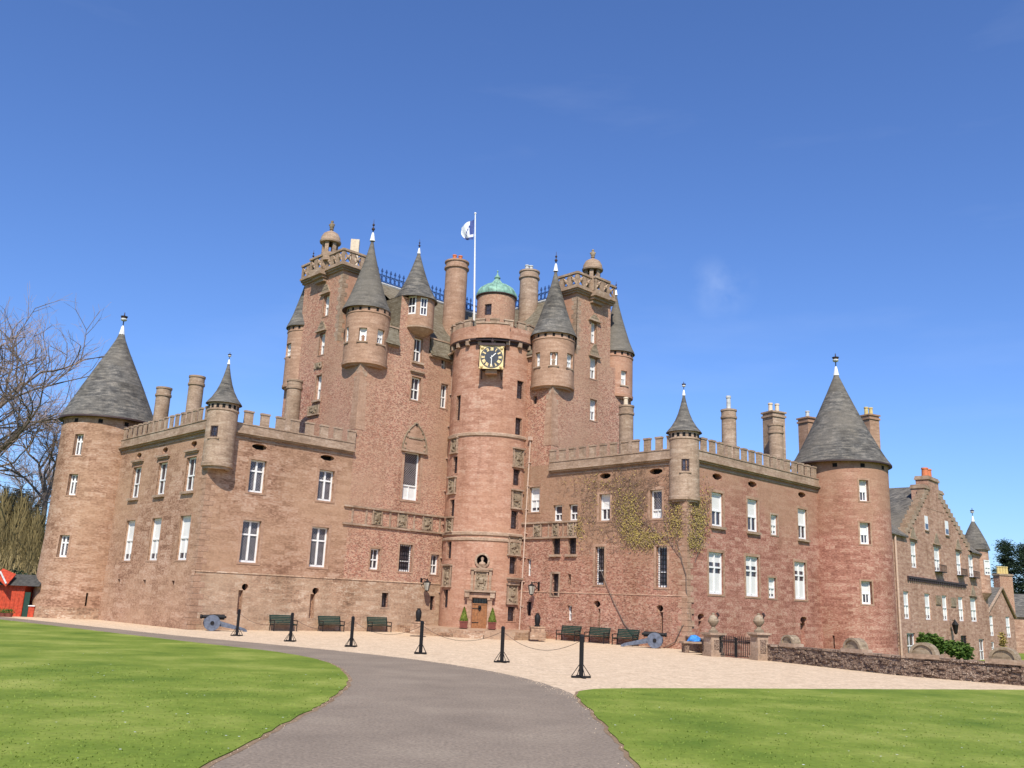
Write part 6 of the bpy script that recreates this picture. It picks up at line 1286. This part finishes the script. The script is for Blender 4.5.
bare_tree(-8, 104, 23, 'smaller leafless tree farthest back at the left edge', 22, .0, 1, [(.3, 0, 1, 4.6, .6), (-.3, 0, 1, 4.6, .6), (.7, .1, .8, 4.4, .5)], 7, first=.25, r0=.35)
def drape(name, label, D, spans, n, mat, seed, w=.03):
    r = random.Random(seed); c = at(5, 620, D); o = thing(name, label, 'bush', (c.x, c.y, 0)); mb = MB(); sp_ = MB()
    for (x, yt, rx, zt_) in spans:
        b = at(x, yt, D)-Vector((c.x, c.y, 0)); RX = rx/F*D; sp_.tube([(b.x, b.y, 0), (b.x, b.y, b.z*.7)], .10, bark, 6, .04)
        for _ in range(n):
            a = r.uniform(0, 2*pi); q = sqrt(r.random()); h = b.z*(1-.45*q*q)*r.uniform(.55, 1.03); x0 = b+Vector((cos(a)*q*RX, sin(a)*q*RX, h-b.z)); l = r.uniform(.5, 1.7)
            d = Vector((cos(a)*.3*q+r.gauss(0, .18), sin(a)*.3*q, -1 if r.random() < .6 else .8)).normalized()*l; e = Vector((cos(a+1.4), sin(a+1.4), 0))*w*r.uniform(.6, 2.2)
            mb.face([x0-e, x0+e, x0+d+e*.4, x0+d-e*.4], mat)
    sp_.build('stem', o); mb.build('foliage', o); return o
drape('willow_thicket', 'tall yellow-brown willow thicket behind the red kiosk', 84, [(6, 498, 16, 0), (-14, 488, 18, 0), (24, 505, 13, 0), (38, 522, 9, 0)], 6500, willow, 7)
bush('brown_thicket', 'dull brown brushwood between the willow and the round tower', 'bush', [(36, 520, 9, 22), (20, 500, 14, 14), (-5, 560, 20, 26)], 90, brush, 1500, .20, 8, zoff=0, flat=.16)
bush('dark_hedge', 'dark undergrowth low behind the red kiosk', 'hedge', [(10, 585, 28, 16), (-30, 580, 26, 18), (40, 585, 14, 12)], 80, conifer, 1600, .2, 9, zoff=0)

# ================================================================== RED KIOSK
D = 64.8; k0, k1 = at(-14, 615, D), at(33, 615, D); kk = thing('red_kiosk', 'red wooden kiosk with a dark felt roof left of the round tower', 'kiosk', (k0.x, k0.y, 0)); fK = Flat(V2(0, 0), V2(1, 0), V2(0, -1)); wk = (k1-k0).length; px = lambda x: (x+14)/F*D*1.12
zr0, zr1 = at(15, 574, D).z, at(15, 584, D).z
mb = MB(); xs_ = [0, px(16), px(21.5), px(24), wk]
mb.box(fK, 0, px(16), 0, zr1-.1, -2.6, 0, redpaint); mb.box(fK, px(16), wk, 0, zr1-.1, -2.6, -1.2, redpaint)
for k in range(9): u = .05+(px(16)-.1)*k/8; mb.box(fK, u-.02, u+.02, 0, zr1-.12, 0, .025, redpaint)
mb.build('wall', kk)
mb = MB(); mb.hexa([fK.pt(-.25, zr1-.1, .35), fK.pt(wk+.25, zr1-.1, .35), fK.pt(wk+.25, zr1-.1, -2.8), fK.pt(-.25, zr1-.1, -2.8), fK.pt(-.1, zr0, -1.0), fK.pt(wk+.05, zr0, -1.0), fK.pt(wk+.05, zr0, -1.5), fK.pt(-.1, zr0, -1.5)], felt); mb.build('roof', kk)
mb = MB(); mb.box(fK, px(16.3), px(21), 0, 1.65, -.10, -.04, greendk); mb.build('door', kk)
mb = MB(); mb.box(fK, px(21.3), wk, .0, .72, -.14, -.02, redpaint); mb.box(fK, px(21), wk+.05, .72, .78, -.3, .05, white); mb.build('counter', kk)
mb = MB(); mb.box(fK, px(17), wk, .8, zr1-.25, -1.19, -1.17, glass)
for x in (19, 23.5, 28): mb.box(fK, px(x), px(x)+.05, .8, zr1-.3, -1.17, -1.13, white)
mb.build('window', kk)
mb = MB(); mb.hexa([fK.pt(px(-10), zr0-.1, .3), fK.pt(px(5), zr1-.15, .9), fK.pt(px(5), zr1-.2, .9), fK.pt(px(-10), zr0-.2, .3), fK.pt(px(-10), zr0+.35, -.6), fK.pt(px(4), zr0+.0, -.3), fK.pt(px(4), zr0-.1, -.3), fK.pt(px(-10), zr0+.2, -.6)], redpaint); mb.tube([fK.pt(px(-6), zr0+.12, .3), fK.pt(px(4.5), zr1+.0, .85)], .06, lead, 6); mb.build('awning', kk)
for i, (x, z) in enumerate(((3, .25), (9, .22))):
    q = at(x, 614.5, D-1.2); t = thing('flower_tub', 'orange-flowered tub in front of the red kiosk, %s one' % ('left' if i == 0 else 'right'), 'flower tub', (q.x, q.y, 0), group='flower tubs at the kiosk'); mb = MB(); mb.lathe((0, 0), [(0, 0), (.2, 0), (.26, .25), (.22, .25), (0, .22)], planter, 12); mb.build('tub', t); mb = MB(); rr = random.Random(i); leafcloud(mb, [(rr.gauss(0, .14), rr.gauss(0, .14), .25+abs(rr.gauss(.12, .08))) for _ in range(160)], .05, bushg, rr); mb.build('foliage', t)
r = random.Random(9); mb = MB(); lines = [asph, lawnL, lawnR]
def strew(line, n, spread, side):
    k = 0
    while k < n:
        i = r.randrange(len(line)-1); a, b = line[i], line[i+1]; t = r.random(); x, y = a[0]+(b[0]-a[0])*t, a[1]+(b[1]-a[1])*t
        if not 12 < y < 62 or abs(x) > .62*y: 
            if r.random() < .02: k += 1
            continue
        dx, dy = b[0]-a[0], b[1]-a[1]; l = hypot(dx, dy) or 1; o_ = side*abs(r.gauss(0, spread)); x, y = x-dy/l*o_, y+dx/l*o_; s_ = r.uniform(.005, .015); p = Vector((x, y, .012)); a_ = r.uniform(0, 6)
        q = [p+V2(cos(a_+w_*2.1), sin(a_+w_*2.1))*s_ for w_ in range(3)]; top = p+Z*s_*.9
        for w_ in range(3): mb.face([q[w_], q[(w_+1) % 3], top], gravelm)
        k += 1
strew(asph, 1100, .22, -1); strew(lawnL, 220, .08, 1); strew(lawnR, 160, .06, -1)
o = mb.build('loose_gravel'); o['kind'] = 'stuff'; o['label'] = 'loose pinkish gravel strewn along the edges of the drive'; o['category'] = 'gravel'
r = random.Random(3)
for nm, poly, xr in (('daisies', lawnL+[(-90, -40), (-90, 90)], (-30, 0)), ('daisies', lawnR+[(75, -40)], (0, 25))):
    mb = MB(); k = 0
    while k < 70:
        y = 13+22*r.random()**1.3; x = r.uniform(-.6, .6)*y
        if not (xr[0] < x < xr[1]) or not inside((x, y), poly): continue
        a = r.uniform(0, 1.5); s_ = r.uniform(.012, .024); mb.face([(x+s_*cos(a+q*pi/3), y+s_*sin(a+q*pi/3), .075) for q in range(6)], cloth, nh=Z); k += 1
    o = mb.build(nm); o['kind'] = 'stuff'; o['label'] = 'tiny white daisies dotted over the %s lawn' % ('left' if xr[1] == 0 else 'right'); o['category'] = 'flowers'
